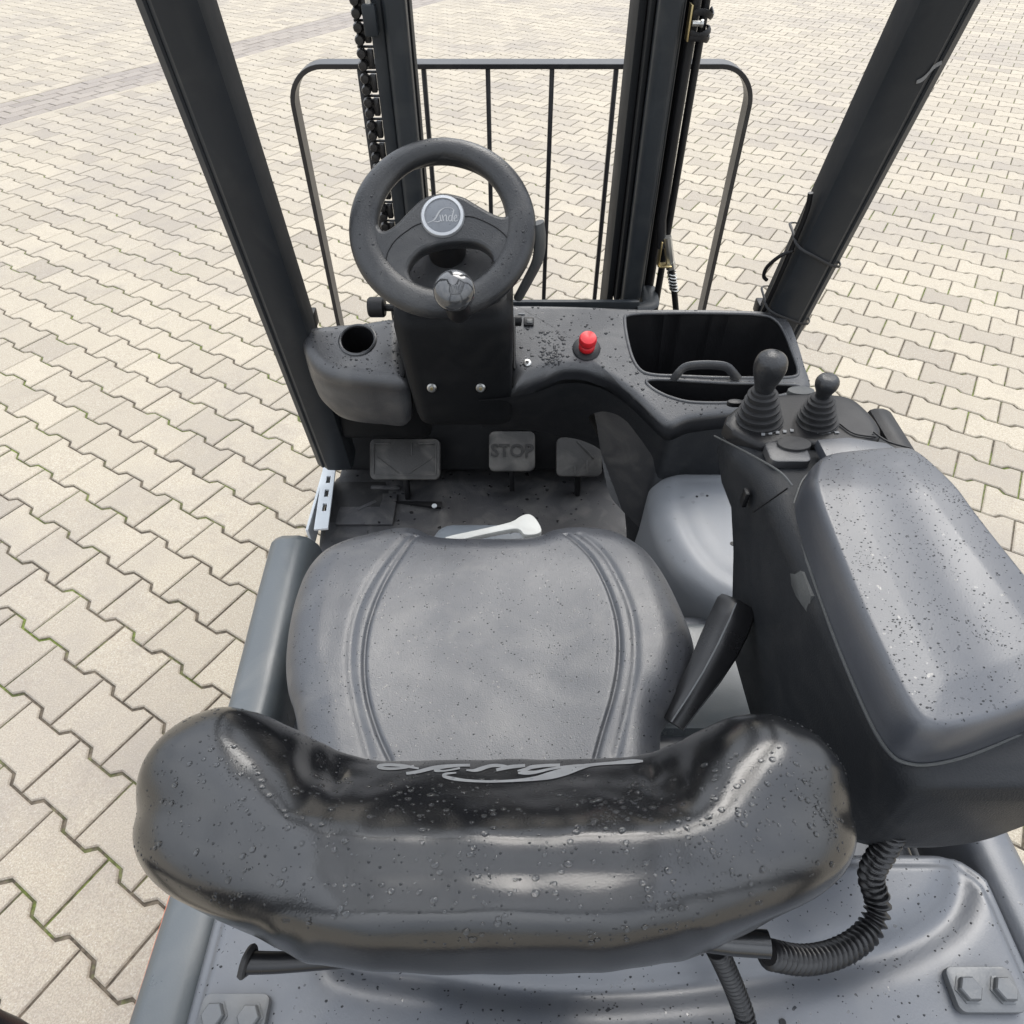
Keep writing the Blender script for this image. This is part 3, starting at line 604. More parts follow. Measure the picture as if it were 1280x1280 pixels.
Geo().add(*tube([wp(a, b, .0085) for a, b in pl] + [wp(*pl[0], .0085)], .0008, 6)).put('pad_seam', M['black'], wheel)
bu, bv = wpx(553, 269, .012)
Geo().add(*lathe([(.029, -.014), (.0325, -.012), (.031, .006), (.0295, .008), (.0255, .0085), (.0245, .0065)], wp(bu, bv, .004), Wn, 48)).put('badge_ring', M['silver'], wheel)
bd = Geo().add(*lathe([(.0, -.004), (.0255, -.004), (.0255, .0068), (.020, .0078), (.010, .0084), (.0, .0085)], wp(bu, bv, .004), Wn, 40)).put('badge', M['badge'], wheel)
LOGO = [[(0, .14, .01), (.06, .16, .03), (.16, .20, .025), (.26, .27, .05), (.34, .42, .055), (.42, .56, .045), (.54, .66, .02), (.70, .70, .015), (.82, .66, .02), (.86, .58, .02), (.80, .54, .01)],
        [(.20, .20, .01), (.34, .17, .04), (.46, .22, .03)], [(.42, .42, .03), (.46, .22, .04), (.50, .20, .02)], [(.50, .42, .03), (.54, .20, .04)], [(.54, .32, .02), (.60, .42, .03), (.63, .36, .04), (.64, .20, .03), (.68, .22, .02)],
        [(.80, .40, .02), (.73, .38, .03), (.70, .26, .03), (.76, .20, .03), (.82, .28, .03)], [(.88, .62, .03), (.82, .36, .04), (.82, .20, .03), (.86, .22, .02)], [(.88, .28, .02), (.97, .36, .03), (.94, .43, .03), (.88, .32, .03), (.92, .20, .03), (1.02, .26, .015)]]
def deco(strk, f):                                             # strokes mapped by f(x,y)->3D, thin relief
    g = Geo()
    for s in strk:
        Lr, Rr = ribbon(s); vs = []; fs = []
        for l, r in zip(Lr, Rr): vs += [f(*l), f(*r)]
        n = len(Lr); fs = [(2 * i, 2 * i + 1, 2 * i + 3, 2 * i + 2) for i in range(n - 1)]
        g.add(vs, fs)
    return g
deco(LOGO, lambda x, y: wp(bu + (x - .5) * .043, bv + (y - .42) * .040, .0132 - 18 * (((x - .5) * .043) ** 2 + ((y - .42) * .040) ** 2) * .15)).put('badge_script', M['badge_print'], bd, sharp=0)
# spinner knob
ku, kv = wpx(573, 389, .012)
Geo().add(*lathe([(.0, .0), (.016, .0), (.017, .010), (.0145, .030), (.0145, .050), (.019, .058), (.023, .064)], wp(ku, kv, .010), Wn, 32)).put('knob_base', M['black'], wheel)
Geo().add(*lathe([(.0, .061), (.0235, .062), (.0268, .067), (.0270, .072), (.025, .078), (.019, .084), (.010, .0875), (.0, .0885)], wp(ku, kv, .010), Wn, 36)).put('spinner_knob', M['gloss'], wheel)
rain(wheel, 90, .0006, .0016, nz=.45, m='speck')
# direction stalk, clamp knob
p = catmull([at(648, 372, y=.99), at(660, 350, y=.98), at(672, 325, y=.97), at(675, 300, y=.965), at(673, 278, y=.965)], 6)
Geo().add(*tube(p, lambda t: (.010 + .003 * math.sin(math.pi * t), .007), 12)).put('direction_stalk', M['stalk'], root)
kc = at(471, 384, y=1.03)
kn = Geo()
prof = [(.0, -.014), (.014, -.014), (.0165, -.011), (.0165, .011), (.014, .014), (.0, .014)]
kn.add(*lathe(prof, kc, X1, 12)); kn.add(*tube([kc, kc + np.array([.05, 0, -.002])], .006, 10)); kn.put('clamp_knob', M['black'], root)
Geo().add(*lathe([(.0, 0), (.009, 0), (.009, .01), (.0, .012)], at(644, 401, y=1.03), X1, 16)).put('column_cap', M['black'], root)

# ---- overhead guard: pillars and roof
def pillar(name, a, b, sgn, label):
    """a: low point, b: high point (centre line); flange strip on the outer side"""
    a = np.array(a, float); b = np.array(b, float); t = (b - a) / np.linalg.norm(b - a); n = np.cross([1., 0, 0], t) * -1; n = n if n[1] < 0 else -n   # n faces the driver
    e = np.array([1., 0, 0]); e = e - t * (e @ t); e /= np.linalg.norm(e)
    sec = [(-.026, .024), (-.018, .031), (0, .0325), (.020, .031), (.030, .027), (.0335, .018), (.0335, -.02), (.028, -.028), (-.020, -.028), (-.026, -.022)]
    P = lambda c, s: c + e * (s[0] * -sgn * 1.07) + n * s[1] * 1.07
    o = Geo().add(*rings([[P(c, s) for s in sec] for c in (a, b)])).put(name, M['paint'], root, label=label, sharp=25)
    fl = [(-.0265, .020), (-.0265, .0245), (-.030, .0255), (-.0415, .0165), (-.0415, .010), (-.0265, .010)]
    Geo().add(*rings([[P(c, s) for s in fl] for c in (a, b)])).put('pillar_flange', M['paint'], o, sharp=25)
    return o, e, n, t
PL = lambda z: np.array([-.392, 1.085 - .19 * (z - .937), z])
pl_l, *_ = pillar('roof_pillar', PL(.575), PL(2.0), -1, 'front left roof pillar')
PR = lambda z: np.array([.4954 + (z - .926) * .032, 1.136 - (z - .926) * .239, z])
pl_r, er, nr_, tr = pillar('roof_pillar', PR(.70), PR(2.0), 1, 'front right roof pillar')
g = Geo(); g.add(*bevbox(tuple(at(388, 398, y=1.11)), (.022, .03, .03), .003)); g.put('pillar_bracket', M['black'], root)
g = Geo(); g.add(*bevbox(tuple(at(952, 384, y=1.16)), (.022, .03, .025), .003)); g.put('pillar_bracket', M['black'], root)
for sx, lab in ((-1, 'rear left roof pillar'), (1, 'rear right roof pillar')):
    x = -.405 if sx < 0 else .56
    g = Geo().add(*beam((x + (.03 if sx < 0 else -.02), -.20, .60), (x, -.06, 1.05), .06, .06, .012)); g.add(*beam((x, -.06, 1.052), (x, -.30, 2.0), .06, .06, .012)); g.put('roof_pillar', M['paint'], root, label=lab)
Geo().add(*tube(catmull([(-.405, -.085, 1.06), at(-118, 1222, z=1.03), at(-30, 1288, z=.95), at(36, 1338, z=.88), (-.345, -.04, .80)], 6), .017, 14)).put('corner_tube', M['black'], root)  # black tube standing in for an unidentified dark shape at the corner
for y in (.88, -.31):
    Geo().add(*bevbox((.06, y, 2.02), (1.02, .07, .05), .015, 3)).put('roof_crossbar', M['paint'], root)
for x in (-.41, .53): Geo().add(*bevbox((x, .285, 2.02), (.06, 1.115, .05), .015, 3)).put('roof_side_rail', M['paint'], root)
for k in range(8): Geo().add(*bevbox((-.30 + k * .103, .285, 2.02), (.030, 1.115, .04), .004)).put('roof_shade_slat', M['paint'], root)  # unseen roof bars, set dense and wide to darken overhead reflections and the seat
# cable, ties and scuff on the right pillar
def tie(z0, z1):
    c = PR((z0 + z1) / 2); loop = []
    for a in np.linspace(0, 2 * math.pi, 33): 
        u, v = math.cos(a), math.sin(a); s = (abs(u) ** 4 + abs(v) ** 4) ** -.25
        loop.append(c + er * u * s * .0472 + nr_ * v * s * .0380 + tr * ((z1 - z0) / 2 * u))
    return Geo().add(*tube(loop, (.0012, .0024), 6)).put('cable_tie', M['black'], root)
tie(1.119, 1.071); tie(.989, .950)
wl = lambda z, o1, o2: PR(1.592 + 1.07 * (z - 1.592)) - er * o1 * 1.07 + nr_ * o2 * 1.07
Geo().add(*tube(catmull([wl(.95, .040, .014), wl(1.06, .040, .014), wl(1.14, .041, .013), wl(1.19, .042, .010), wl(1.215, .046, .006)], 6), .0042, 8)).put('pillar_cable', M['black'], root)
Geo().add(*tube(catmull([wl(1.128, .038, .016), wl(1.115, .052, .012), wl(1.09, .062, .006), wl(1.07, .060, .003), wl(1.062, .052, .003)], 6), .0032, 8)).put('cable_loop', M['black'], root)
sf = [[(0, 0, .004), (.006, .003, .005), (.010, .010, .003), (.013, .016, .005), (.019, .020, .004)]]
pc = PR(1.36)
deco(sf, lambda x, y: pc + er * (x + .008) + tr * y * 1.2 + nr_ * .0355).put('paint_scuff', M['print'], root, sharp=0)

# ---- mast
MY = 1.30
def vbar(x0, x1, y0, y1, z0=.15, z1=2.1, bev=.004, seg=3): return bevbox(((x0 + x1) / 2, (y0 + y1) / 2, (z0 + z1) / 2), (x1 - x0, y1 - y0, z1 - z0), bev, seg)
ml = Geo().add(*vbar(-.227, -.2035, MY + .012, MY + .13)).add(*vbar(-.2025, -.165, MY - .008, MY + .06, bev=.012, seg=5)).put('mast_rail', M['mast'], root, label='left mast rail with lift chain beside it')
Geo().add(*vbar(-.1642, -.1620, MY + .022, MY + .058, bev=.0008)).put('rail_flange', M['flange'], ml)
mr_ = Geo().add(*vbar(.229, .268, MY - .008, MY + .12, z0=.86, bev=.012, seg=5)).add(*vbar(.2695, .278, MY + .03, MY + .13, z0=.3)).put('mast_rail', M['mast'], root, label='right mast rail with hoses beside it')
Geo().add(*vbar(.2195, .2275, MY + .02, MY + .13, z0=.86, bev=.002)).put('rail_flange', M['flange'], mr_)
Geo().add(*vbar(.205, .2185, MY + .05, MY + .16, z0=.3, bev=.002)).put('rail_flange', M['flange'], mr_)
Geo().add(*vbar(.283, .303, MY + .05, MY + .07, z0=.3, bev=.008, seg=4)).put('lift_cylinder', M['black'], root)
g = Geo(); g.add(*bevbox((.115, MY - .030, .882), (.29, .012, .035), .003)); g.add(*tube(catmull([(.255, MY - .030, .885), (.278, MY - .026, .885), (.288, MY - .01, .885), (.29, MY + .05, .885)], 5), (.0175, .006), 8)); g.put('mast_tie', M['mast'], root)
Geo().add(*bevbox((.05, MY + .09, 2.0), (.5, .06, .08), .01)).put('mast_crosshead', M['mast'], root)
# hose on the right rail
hx, hy = .292, MY + .0
Geo().add(*tube([(.290, MY + .015, 2.05), (.289, MY + .012, 1.5), (.287, MY + .010, 1.2), (.286, MY + .0, 1.05), (.292, MY - .01, 1.0)], .0085, 12)).put('hydraulic_hose', M['black'], root)
Geo().add(*tube([(.308, MY + .03, 2.05), (.308, MY + .03, .5)], .007, 12)).put('hydraulic_hose', M['black'], root)
ht = at(834, 296, y=MY - .01); hb = at(838, 330, y=MY - .012); hs = at(843, 366, y=MY - .014); he = at(846, 400, y=MY - .015)
ft = Geo().add(*tube([ht, hb], .0085, 8)).put('hose_fitting', M['zinc'], root)
Geo().add(*lathe([(.0, -.004), (.0095, -.004), (.0095, .010), (.0, .010)], hb, (hs - hb), 6)).put('hex_nut', M['zinc'], ft)
coil = [hb + (hs - hb) * (.25 + .7 * t) + np.array([math.cos(t * 40), math.sin(t * 40), 0]) * .0082 for t in np.linspace(0, 1, 90)]
Geo().add(*tube(coil, .0014, 6)).put('hose_spring', M['zinc'], ft)
Geo().add(*tube([hb, hs, he, he - np.array([0, 0, .2])], .0065, 10)).put('hydraulic_hose', M['black'], root)
q = at(829, 318, y=MY - .018)
g = Geo(); g.add(*bevbox(tuple(q + np.array([-.006, .006, 0])), (.003, .02, .05), .0008)); g.add(*bevbox(tuple(q + np.array([.006, 0, -.022])), (.026, .02, .003), .0008)); g.put('hose_bracket', M['brass'], root)
q = at(861, 28, y=MY + .0)
g = Geo(); g.add(*bevbox(tuple(q), (.003, .02, .048), .0008)); g.put('clip_bracket', M['brass'], root)
g = Geo()
for dz, tl in ((.012, .004), (-.012, -.003), (-.02, .002)): g.add(*tube(catmull([q + np.array([.002, -.006, dz]), q + np.array([.018, -.016, dz + tl]), q + np.array([.034, -.004, dz - tl]), q + np.array([.038, .03, dz])], 5), (.002, .005), 6))
g.put('hose_clamp', M['black'], root)
Geo().add(*lathe([(0, 0), (.004, 0), (.004, .012), (.0055, .013), (.0055, .017), (0, .018)], q + np.array([.004, -.008, 0]), X1, 8)).put('clamp_screw', M['zinc'], root)
# lift chain
lk_v, lk_f = None, None
g = Geo()
for dz in (-.0085, .0085): g.add(*lathe([(.0, -.008), (.0065, -.0075), (.0082, -.003), (.0082, .003), (.0065, .0075), (.0, .008)], (-.0055, -.004, dz), (0, 1, 0), 12))
g.add(*bevbox((.0075, .002, 0), (.010, .012, .027), .002)); g.add(*bevbox((.0, .004, 0), (.022, .006, .024), .002))
g.add(*tube([(-.012, .001, .0168), (.014, .001, .0168)], .0022, 6))
ch = bpy.data.objects.new('lift_chain', None); COL.objects.link(ch); WLOC[ch.name] = Vector((-.242, MY + .02, .4)); ch.parent = root; ch.location = WLOC[ch.name] - WLOC[root.name]; ch.empty_display_size = .1
lme = bpy.data.meshes.new('chain_link'); lme.from_pydata(g.v, [], g.f); lme.materials.append(M['chain']); lme.shade_smooth(); lme.set_sharp_from_angle(angle=math.radians(45))
for k in range(46):
    z = .42 + k * .0355; o = bpy.data.objects.new('chain_link', lme); COL.objects.link(o); o.parent = ch; o.location = Vector((-.2415, MY + .02, z)) - WLOC[ch.name]
q = at(463, 25, y=MY - .005)
an = Geo().add(*bevbox(tuple(q + np.array([0, 0, 0])), (.021, .02, .042), .003)).put('chain_anchor', M['mast'], root)
Geo().add(*tube([q + np.array([0, 0, .02]), q + np.array([0, .0, .06])], .005, 10)).put('anchor_stud', M['zinc'], an)
# ---- load guard
GY, GZ = 1.70, 1.211
gl, gr, rad = -.488, .530, .078
path = [(gl, .25)] + [(gl, z) for z in (.5, .8, 1.0)] + [(gl + rad - rad * math.cos(a), GZ - rad + rad * math.sin(a)) for a in np.linspace(0, math.pi / 2, 12)] + [(gr - rad + rad * math.sin(a), GZ - rad + rad * math.cos(a)) for a in np.linspace(0, math.pi / 2, 12)] + [(gr, z) for z in (1.0, .8, .5, .25)]
P2 = np.array(path); T2 = np.gradient(P2, axis=0); T2 /= np.linalg.norm(T2, axis=1)[:, None]; N2 = np.stack([-T2[:, 1], T2[:, 0]], 1)
rs = [[np.array([p[0] + n[0] * s, GY + d, p[1] + n[1] * s]) for s, d in ((-.005, 0.001), (-.004, 0), (.004, 0), (.005, .001), (.005, .045), (-.005, .045))] for p, n in zip(P2, N2)]
guard = Geo().add(*rings(rs)).put('load_guard', M['guard'], root, sharp=30)
for k in range(6):
    x = -.331 + .1393 * k
    Geo().add(*bevbox((x, GY + .014, (GZ - .006 + .25) / 2), (.0105, .014, GZ - .006 - .25), .002)).put('guard_rod', M['guard'], guard)
Geo().add(*bevbox((.02, GY + .015, .30), (1.03, .05, .10), .01)).put('carriage_bar', M['guard'], guard)
for x in (-.19, .24): Geo().add(*bevbox((x, MY + .25, .35), (.03, .34, .12), .006)).put('carriage_arm', M['guard'], guard)

# ---- deck, hood and sill
g = Geo(); g.add(*bevbox((.09, .30, .64), (.82, .68, .12), .02, 3)); g.put('engine_deck', M['hood'], root)
# left sill rail
sec = [(-.383, .70), (-.381, .762), (-.374, .776), (-.362, .782), (-.335, .783), (-.322, .778), (-.314, .766), (-.311, .745), (-.310, .69)]
rs = []
for y, dz, dx in ((.745, -.022, -.008), (.738, -.008, -.011), (.722, 0, -.012), (.60, 0, -.006), (.45, .004, .004), (.25, .012, .010), (.0, .030, .017), (-.3, .034, .015)):
    rs.append([np.array([a + dx, y, b + (dz if b > .72 else 0)]) for a, b in sec])
Geo().add(*rings(rs)).put('sill_rail', M['sill'], root, label='grey left sill rail beside the seat', sharp=50)
sec2 = [(.560, .70), (.562, .785), (.556, .80), (.546, .806), (.520, .806), (.511, .80), (.508, .79), (.508, .69)]
rs = []
for y, dz, dx in ((.62, -.03, -.004), (.60, -.02, 0), (.45, -.01, 0), (.20, .0, -.002), (.0, .006, 0), (-.3, .01, 0)): rs.append([np.array([a + dx, y, b + (dz if b > .72 else 0)]) for a, b in sec2])
Geo().add(*rings(rs)).put('sill_rail', M['hood'], root, label='grey right sill rail under the armrest box', sharp=50)
# rear hood with a U-shaped sunk channel
ho = [(-.306, .22), (-.29, .245), (.49, .245), (.505, .22), (.505, -.33), (.48, -.37), (-.28, -.37), (-.306, -.34)]
chan = np.array(catmull([at(*p, z=.815)[:2] for p in [(1165, 960), (1192, 1020), (1206, 1080), (1190, 1140), (1130, 1180), (1040, 1205), (900, 1228), (760, 1240), (640, 1236), (560, 1224), (470, 1212), (430, 1200)]], 5))
def hood_relief(a, b, d):
    q = np.stack([a, b], 1); dd = pdist(q, chan, False); inside = (b > .10) * 1.
    return -.012 * np.exp(-(dd / .015) ** 2) + .006 * np.exp(-((a - .1) / .3) ** 2) - .003 * np.exp(-((d - .012) / .004) ** 2)
hood = Geo().add(*pad(ho, (.1, -.02), (0, 0, .815), X1, Y1, .020, .02, hood_relief, nr=90, skirt=((1, -.06),), n_out=360)).put('rear_hood', M['hood'], root)
rain(hood, 1200, .0004, .0012, box=(np.array([-.32, -.02, .7]), np.array([.52, .26, .9])), nz=.7, m='speck')
for cx, cy in ((1230, 1237), (291, 1272)):
    c = at(cx, cy, z=.824); c[2] = .8265
    hpz = Geo().add(*prism(rrect(.062, .036, .007), c, X1, Y1, .008, .0012)).put('hinge_plate', M['plate'], root, label='steel hinge plate on the right of the hood' if cx > 640 else 'steel hinge plate on the left of the hood')
    for s in (-.0165, .0165):
        Geo().add(*lathe([(.0, .0), (.0125, .0), (.0125, .0012), (.0105, .0014), (.0105, .0065), (.0092, .008), (.0, .008)], c + np.array([s, random.uniform(-.001, .001), 0]), Z1, 6)).put('hinge_bolt', M['plate'], hpz, sharp=25)
q = at(978, 1278, z=.82); Geo().add(*lathe([(0, 0), (.003, 0), (.003, .0015), (0, .0015)], q, Z1, 14)).put('hood_plug', M['black'], root)

# ---- right fender hump
fo = catmull([(.262, .915), (.245, .87), (.240, .80), (.250, .73), (.272, .67), (.31, .625), (.36, .60), (.46, .59), (.54, .62), (.545, .75), (.54, .90), (.50, .93), (.38, .93), (.30, .93)], 5, True)
fend = Geo().add(*pad(fo, (.39, .77), (0, 0, .760), X1, Y1, .045, .045, lambda a, b, d: -.0012 * np.exp(-((d - .05) / .010) ** 2) + .004 * np.clip((d - .05) / .03, 0, 1), nr=26, skirt=((1.02, -.10), (1.08, -.22)), n_out=140)).put('fender_hump', M['fender'], root)
for px, py in ((916, 680), (917, 615), (871, 621), (884, 620)):
    q = at(px, py, z=.7635); rr = .0045 if py == 680 else .0022
    Geo().add(*lathe([(0, 0), (rr, 0), (rr, .0012), (0, .0012)], q, Z1, 12)).put('fender_plug', M['black'], root)
g = Geo(); g.add(*bevbox((.33, .52, .69), (.34, .18, .06), .015)); g.put('deck_panel', M['sill'], root)

# ---- seat cushion
SZ = .897
so_px = [(372, 905), (362, 870), (359, 835), (362, 795), (369, 757), (383, 718), (404, 691), (436, 673), (478, 661), (505, 657), (524, 659), (541, 667), (562, 671), (600, 672), (640, 672), (668, 669), (688, 661), (714, 657), (746, 658), (776, 665), (800, 681), (818, 702), (835, 732), (852, 770), (864, 803), (867, 828), (860, 856), (846, 884), (825, 920)]
so2 = [at(a, b, z=SZ - .035)[:2] for a, b in so_px]; so2 = [tuple(p) for p in so2] + [(.155, .26), (.14, .20), (.09, .175), (-.15, .175), (-.20, .20), (-.215, .27)]
so2 = catmull(so2, 3, True)
def gl_(pts): return np.array(catmull([at(a, b, z=SZ)[:2] for a, b in pts], 5))
G1 = gl_([(519, 664), (500, 695), (478, 735), (462, 780), (456, 825), (459, 870), (472, 915), (488, 950)]); G2 = gl_([(508, 664), (482, 700), (458, 740), (443, 785), (439, 835), (446, 885), (462, 945)])
G3 = gl_([(708, 662), (735, 690), (757, 730), (771, 775), (774, 820), (768, 865), (752, 920), (744, 950)]); G4 = gl_([(726, 662), (752, 688), (775, 730), (790, 775), (793, 830), (785, 880), (770, 945)])
def seat_relief(a, b, d):
    q = np.stack([a, b], 1); r = np.zeros(len(a))
    for G, dep, wd in ((G1, .0036, .0026), (G2, .0024, .0052), (G3, .0038, .0027), (G4, .0024, .0050)): r -= dep * np.exp(-(pdist(q, G, False) / wd) ** 2)
    xc = a + .028
    sm = np.clip((np.abs(xc) - .06) / .15, 0, 1); r += .012 * sm * sm * (3 - 2 * sm) * np.clip((.64 - b) / .2, 0, 1)      # side bolsters
    r += .0003 * np.sin(a * 47 + 3 * np.sin(b * 31)) * np.sin(b * 53 + 2 * np.sin(a * 23)); r += -.007 * np.exp(-((xc) / .14) ** 2) * np.exp(-((b - .40) / .14) ** 2)                       # hollow
    r += -.010 * np.clip((b - .56) / .09, 0, 1) ** 2                                                # waterfall front
    r += -.0006 * np.exp(-((np.abs(xc) - .190) / .012) ** 2) * np.exp(-((b - .42) / .12) ** 2)
    return r
seat = Geo().add(*pad(so2, (-.028, .42), (0, 0, SZ), X1, Y1, .050, .045, seat_relief, nr=230, skirt=((.995, -.02), (.96, -.05), (.90, -.075)), n_out=440)).put('seat_cushion', M['seat'], root, sharp=70)
rain(seat, 1800, .0003, .0009, nz=.75, m='speck')
g = Geo(); g.add(*bevbox((-.03, .40, .76), (.40, .40, .13), .03, 3)); g.put('seat_pan', M['black'], root)

# ---- backrest
XC, XW = -.0125, .2600
MID = [(.150, .955), (.185, .965), (.215, .99), (.232, 1.03), (.236, 1.066), (.224, 1.087), (.204, 1.109), (.184, 1.131), (.165, 1.151), (.149, 1.1640), (.138, 1.1658), (.127, 1.1638), (.116, 1.1642), (.105, 1.1625), (.0965, 1.156), (.0895, 1.143), (.0845, 1.120), (.0895, 1.09), (.0985, 1.05), (.120, .99)]
MIDC = np.array(catmull(MID, 4, True)); CM = np.array([.155, 1.065])
WING = [(.165, .985), (.200, .985), (.230, 1.0), (.250, 1.04), (.260, 1.085), (.257, 1.115), (.243, 1.139), (.220, 1.153), (.192, 1.159), (.166, 1.159), (.142, 1.156), (.122, 1.149), (.108, 1.135), (.1005, 1.112), (.1025, 1.09), (.1095, 1.06), (.118, 1.03), (.132, 1.005), (.142, .995), (.150, .988)]
WINC = np.array(catmull(WING, 4, True)); CW = np.array([.185, 1.07])
rs = []
for t in np.sin(np.linspace(-math.pi / 2, math.pi / 2, 161)):
    at_ = abs(t); w_ = sstep(.34, .80, at_); wb = sstep(.25, .95, at_); kf = (1 - at_ ** (4.6 + 3.0 * (1 if t < 0 else .4))) ** (1 / 2.2) if at_ < 1 else 0
    k = kf; c = CM * (1 - w_) + CW * w_; wv_ = w_ + (wb - w_) * np.clip((.15 - MIDC[:, :1]) / .04, 0, 1); S = MIDC * (1 - wv_) + WINC * wv_
    kr = (1 - at_ ** (3.0 if t < 0 else 3.4)) ** (1 / 2.1) if at_ < 1 else 0; wf = np.clip((S[:, :1] - c[0] + .035) / .07, 0, 1); wf = wf * wf * (3 - 2 * wf); kk = np.maximum(k * wf + kr * (1 - wf), .002); q = c + (S - c) * kk
    dent = .0065 * math.exp(-((at_ - .47) / .075) ** 2)         # fold where the wing meets the middle
    ring_ = []
    for i, (yy, zz) in enumerate(q):
        fr = math.exp(-((zz - 1.115) / .03) ** 2) * (1 if yy > .16 else .3)
        pk = .0022 * math.exp(-((at_ - .47) / .10) ** 2) * math.sin(at_ * 70 + zz * 90) * fr
        nz_ = mnoise.noise(Vector((t * 4.5, yy * 12, zz * 12))) * .0020 + mnoise.noise(Vector((t * 13, yy * 45, zz * 45 + 7))) * .0008
        wfi = float(wf[i, 0]); ring_.append(np.array([XC + t * XW * (1 + .055 * wfi * at_ ** 3 * (1 - at_ ** 5)), yy - dent * fr - .006 * (1 - at_ * at_) + .004 + pk + nz_ * .7, zz - dent * fr * .8 + .0014 * math.sin(t * 9 + zz * 60) * (1 - w_) + nz_ - .006 * (1 - at_ ** 2) + .003]))
    rs.append(ring_)
vs, fs = rings(rs)
back_ = Geo().add(vs, fs).put('seat_backrest', M['back'], root, sharp=80)
# printed script on the front face, reading from ahead of the truck
tree = bvh(back_)
def onback(cx, cy):
    px, py = 450 + cx / 3.2, 900 + cy / 3.2; v = Vector(ray(px, py)).normalized(); hit = tree.ray_cast(Vector(EYE), v)
    return hit[0] + hit[1] * .0004 if hit[0] is not None else Vector(at(px, py, z=1.09))
BS = [[(1132, 166, 6), (1085, 168, 13), (1010, 174, 9), (930, 181, 9), (880, 191, 16), (820, 208, 24), (760, 224, 22), (700, 236, 13), (620, 244, 8), (520, 248, 7), (430, 244, 8), (370, 236, 10), (335, 226, 9), (345, 217, 7), (385, 213, 4)],
      [(632, 214, 5), (665, 213, 12), (705, 210, 9), (770, 196, 7), (850, 185, 6), (930, 181, 6)], [(800, 182, 9), (745, 184, 9), (690, 190, 11), (660, 200, 10), (630, 205, 4)], [(660, 184, 9), (600, 190, 11), (545, 202, 9)],
      [(600, 190, 5), (560, 184, 9), (520, 186, 10), (480, 198, 12), (455, 204, 8), (425, 202, 4)], [(440, 183, 6), (390, 184, 9), (330, 190, 11), (300, 203, 9), (340, 205, 5), (400, 194, 6)], [(440, 183, 8), (370, 184, 8), (300, 192, 11), (235, 208, 10), (185, 216, 8)],
      [(235, 196, 5), (180, 186, 9), (120, 181, 9), (80, 184, 9), (78, 192, 9), (120, 197, 8), (180, 193, 6), (215, 184, 4)]]
deco([[(x, y, w * 1.35) for x, y, w in q] for q in BS], onback).put('backrest_script', M['print'], back_, sharp=0)
rain(back_, 750, .0007, .0022, nz=.5, box=(np.array([-.24, .06, 1.09]), np.array([.22, .205, 1.3])), flat=.5)
rain(back_, 1500, .0003, .0009, nz=.4, flat=.5, m='speck')
# bracket and handle under the backrest
Geo().add(*tube(catmull([at(306, 1203, z=1.0), at(350, 1203, z=1.0), at(420, 1199, z=1.0), at(500, 1194, z=1.0), at(580, 1188, z=1.0)], 6), lambda t: (.0080 * (1 - .4 * t), .0080 * (1 - .4 * t)), 14)).put('recline_handle', M['conduit'], root)
p0 = at(318, 1204, z=1.0); p1 = at(306, 1202, z=1.0)
Geo().add(*tube(catmull([p1 + np.array([0, -.0095, .002]), p1 + np.array([.003, 0, .0095]), p1 + np.array([.004, .009, .0]), p1 + np.array([.004, 0, -.009]), p1 + np.array([0, -.0095, .002])], 6), .0028, 8)).put('handle_collar', M['rubber'], root)
g = Geo(); g.add(*bevbox((.0, .185, .89), (.16, .05, .18), .012, 2)); g.put('backrest_bracket', M['black'], root)
Geo().add(*tube([at(880, 1172, z=1.0), at(915, 1177, z=1.0), at(960, 1180, z=1.0)], lambda t: (.0098, .0090), 14)).put('hose_sleeve', M['back'], root)

# ---- armrest console
secs = [(.668, .290, .425, 1.058, 1.044), (.660, .268, .445, 1.066, 1.034), (.640, .2545, .455, 1.072, 1.022), (.60, .254, .462, 1.079, 1.008), (.575, .262, .465, 1.083, .99), (.555, .268, .466, 1.086, .93), (.53, .270, .467, 1.089, .86), (.48, .270, .467, 1.093, .80), (.40, .274, .467, 1.095, .79), (.32, .280, .465, 1.095, .81), (.26, .286, .462, 1.093, .86), (.222, .294, .456, 1.090, .915), (.205, .302, .445, 1.085, .95), (.200, .315, .43, 1.07, .97)]
rs = []
for y, x0, x1, zt, zb in secs:
    r_ = min(.022, (zt - zb) / 2.2); o = rrect(x1 - x0, zt - zb, r_, 6); rs.append([np.array([(x0 + x1) / 2 + a + (.10 * max(0, (zt - .05 - (zt + zb) / 2 - b)) if a < 0 else -min(.06, .5 * max(0, (zt - .03 - (zt + zb) / 2 - b)))), y, (zt + zb) / 2 + b]) for a, b in o])
dense = []
for i in range(len(rs) - 1):
    for k in range(4):
        t = k / 4; dense.append([a * (1 - t) + b * t for a, b in zip(rs[i], rs[i + 1])])
dense.append(rs[-1])
cons = Geo().add(*rings(dense)).put('armrest_console', M['box'], root, sharp=60)
g = Geo()
lo = [at(*p, z=1.098) for p in [(998, 645), (1001, 612), (1015, 588), (1050, 578), (1110, 572), (1140, 581), (1172, 622), (1212, 680), (1266, 752), (1312, 815), (1330, 862), (1308, 895), (1262, 918), (1195, 942), (1142, 946), (1108, 920), (1068, 838), (1030, 742)]]
lo = catmull([p[:2] for p in lo], 5, True)
vall = np.array(catmull([at(a, b, z=1.13)[:2] for a, b in [(1120, 585), (1160, 660), (1190, 730), (1225, 800), (1262, 880)]], 5))
def lid_relief(a, b, d):
    q = np.stack([a, b], 1); return -.0032 * np.exp(-(pdist(q, vall, False) / .030) ** 2) + .004 * np.clip(d / .04, 0, 1) - .016 * np.clip((b - .47) / .09, 0, 1) ** 1.4
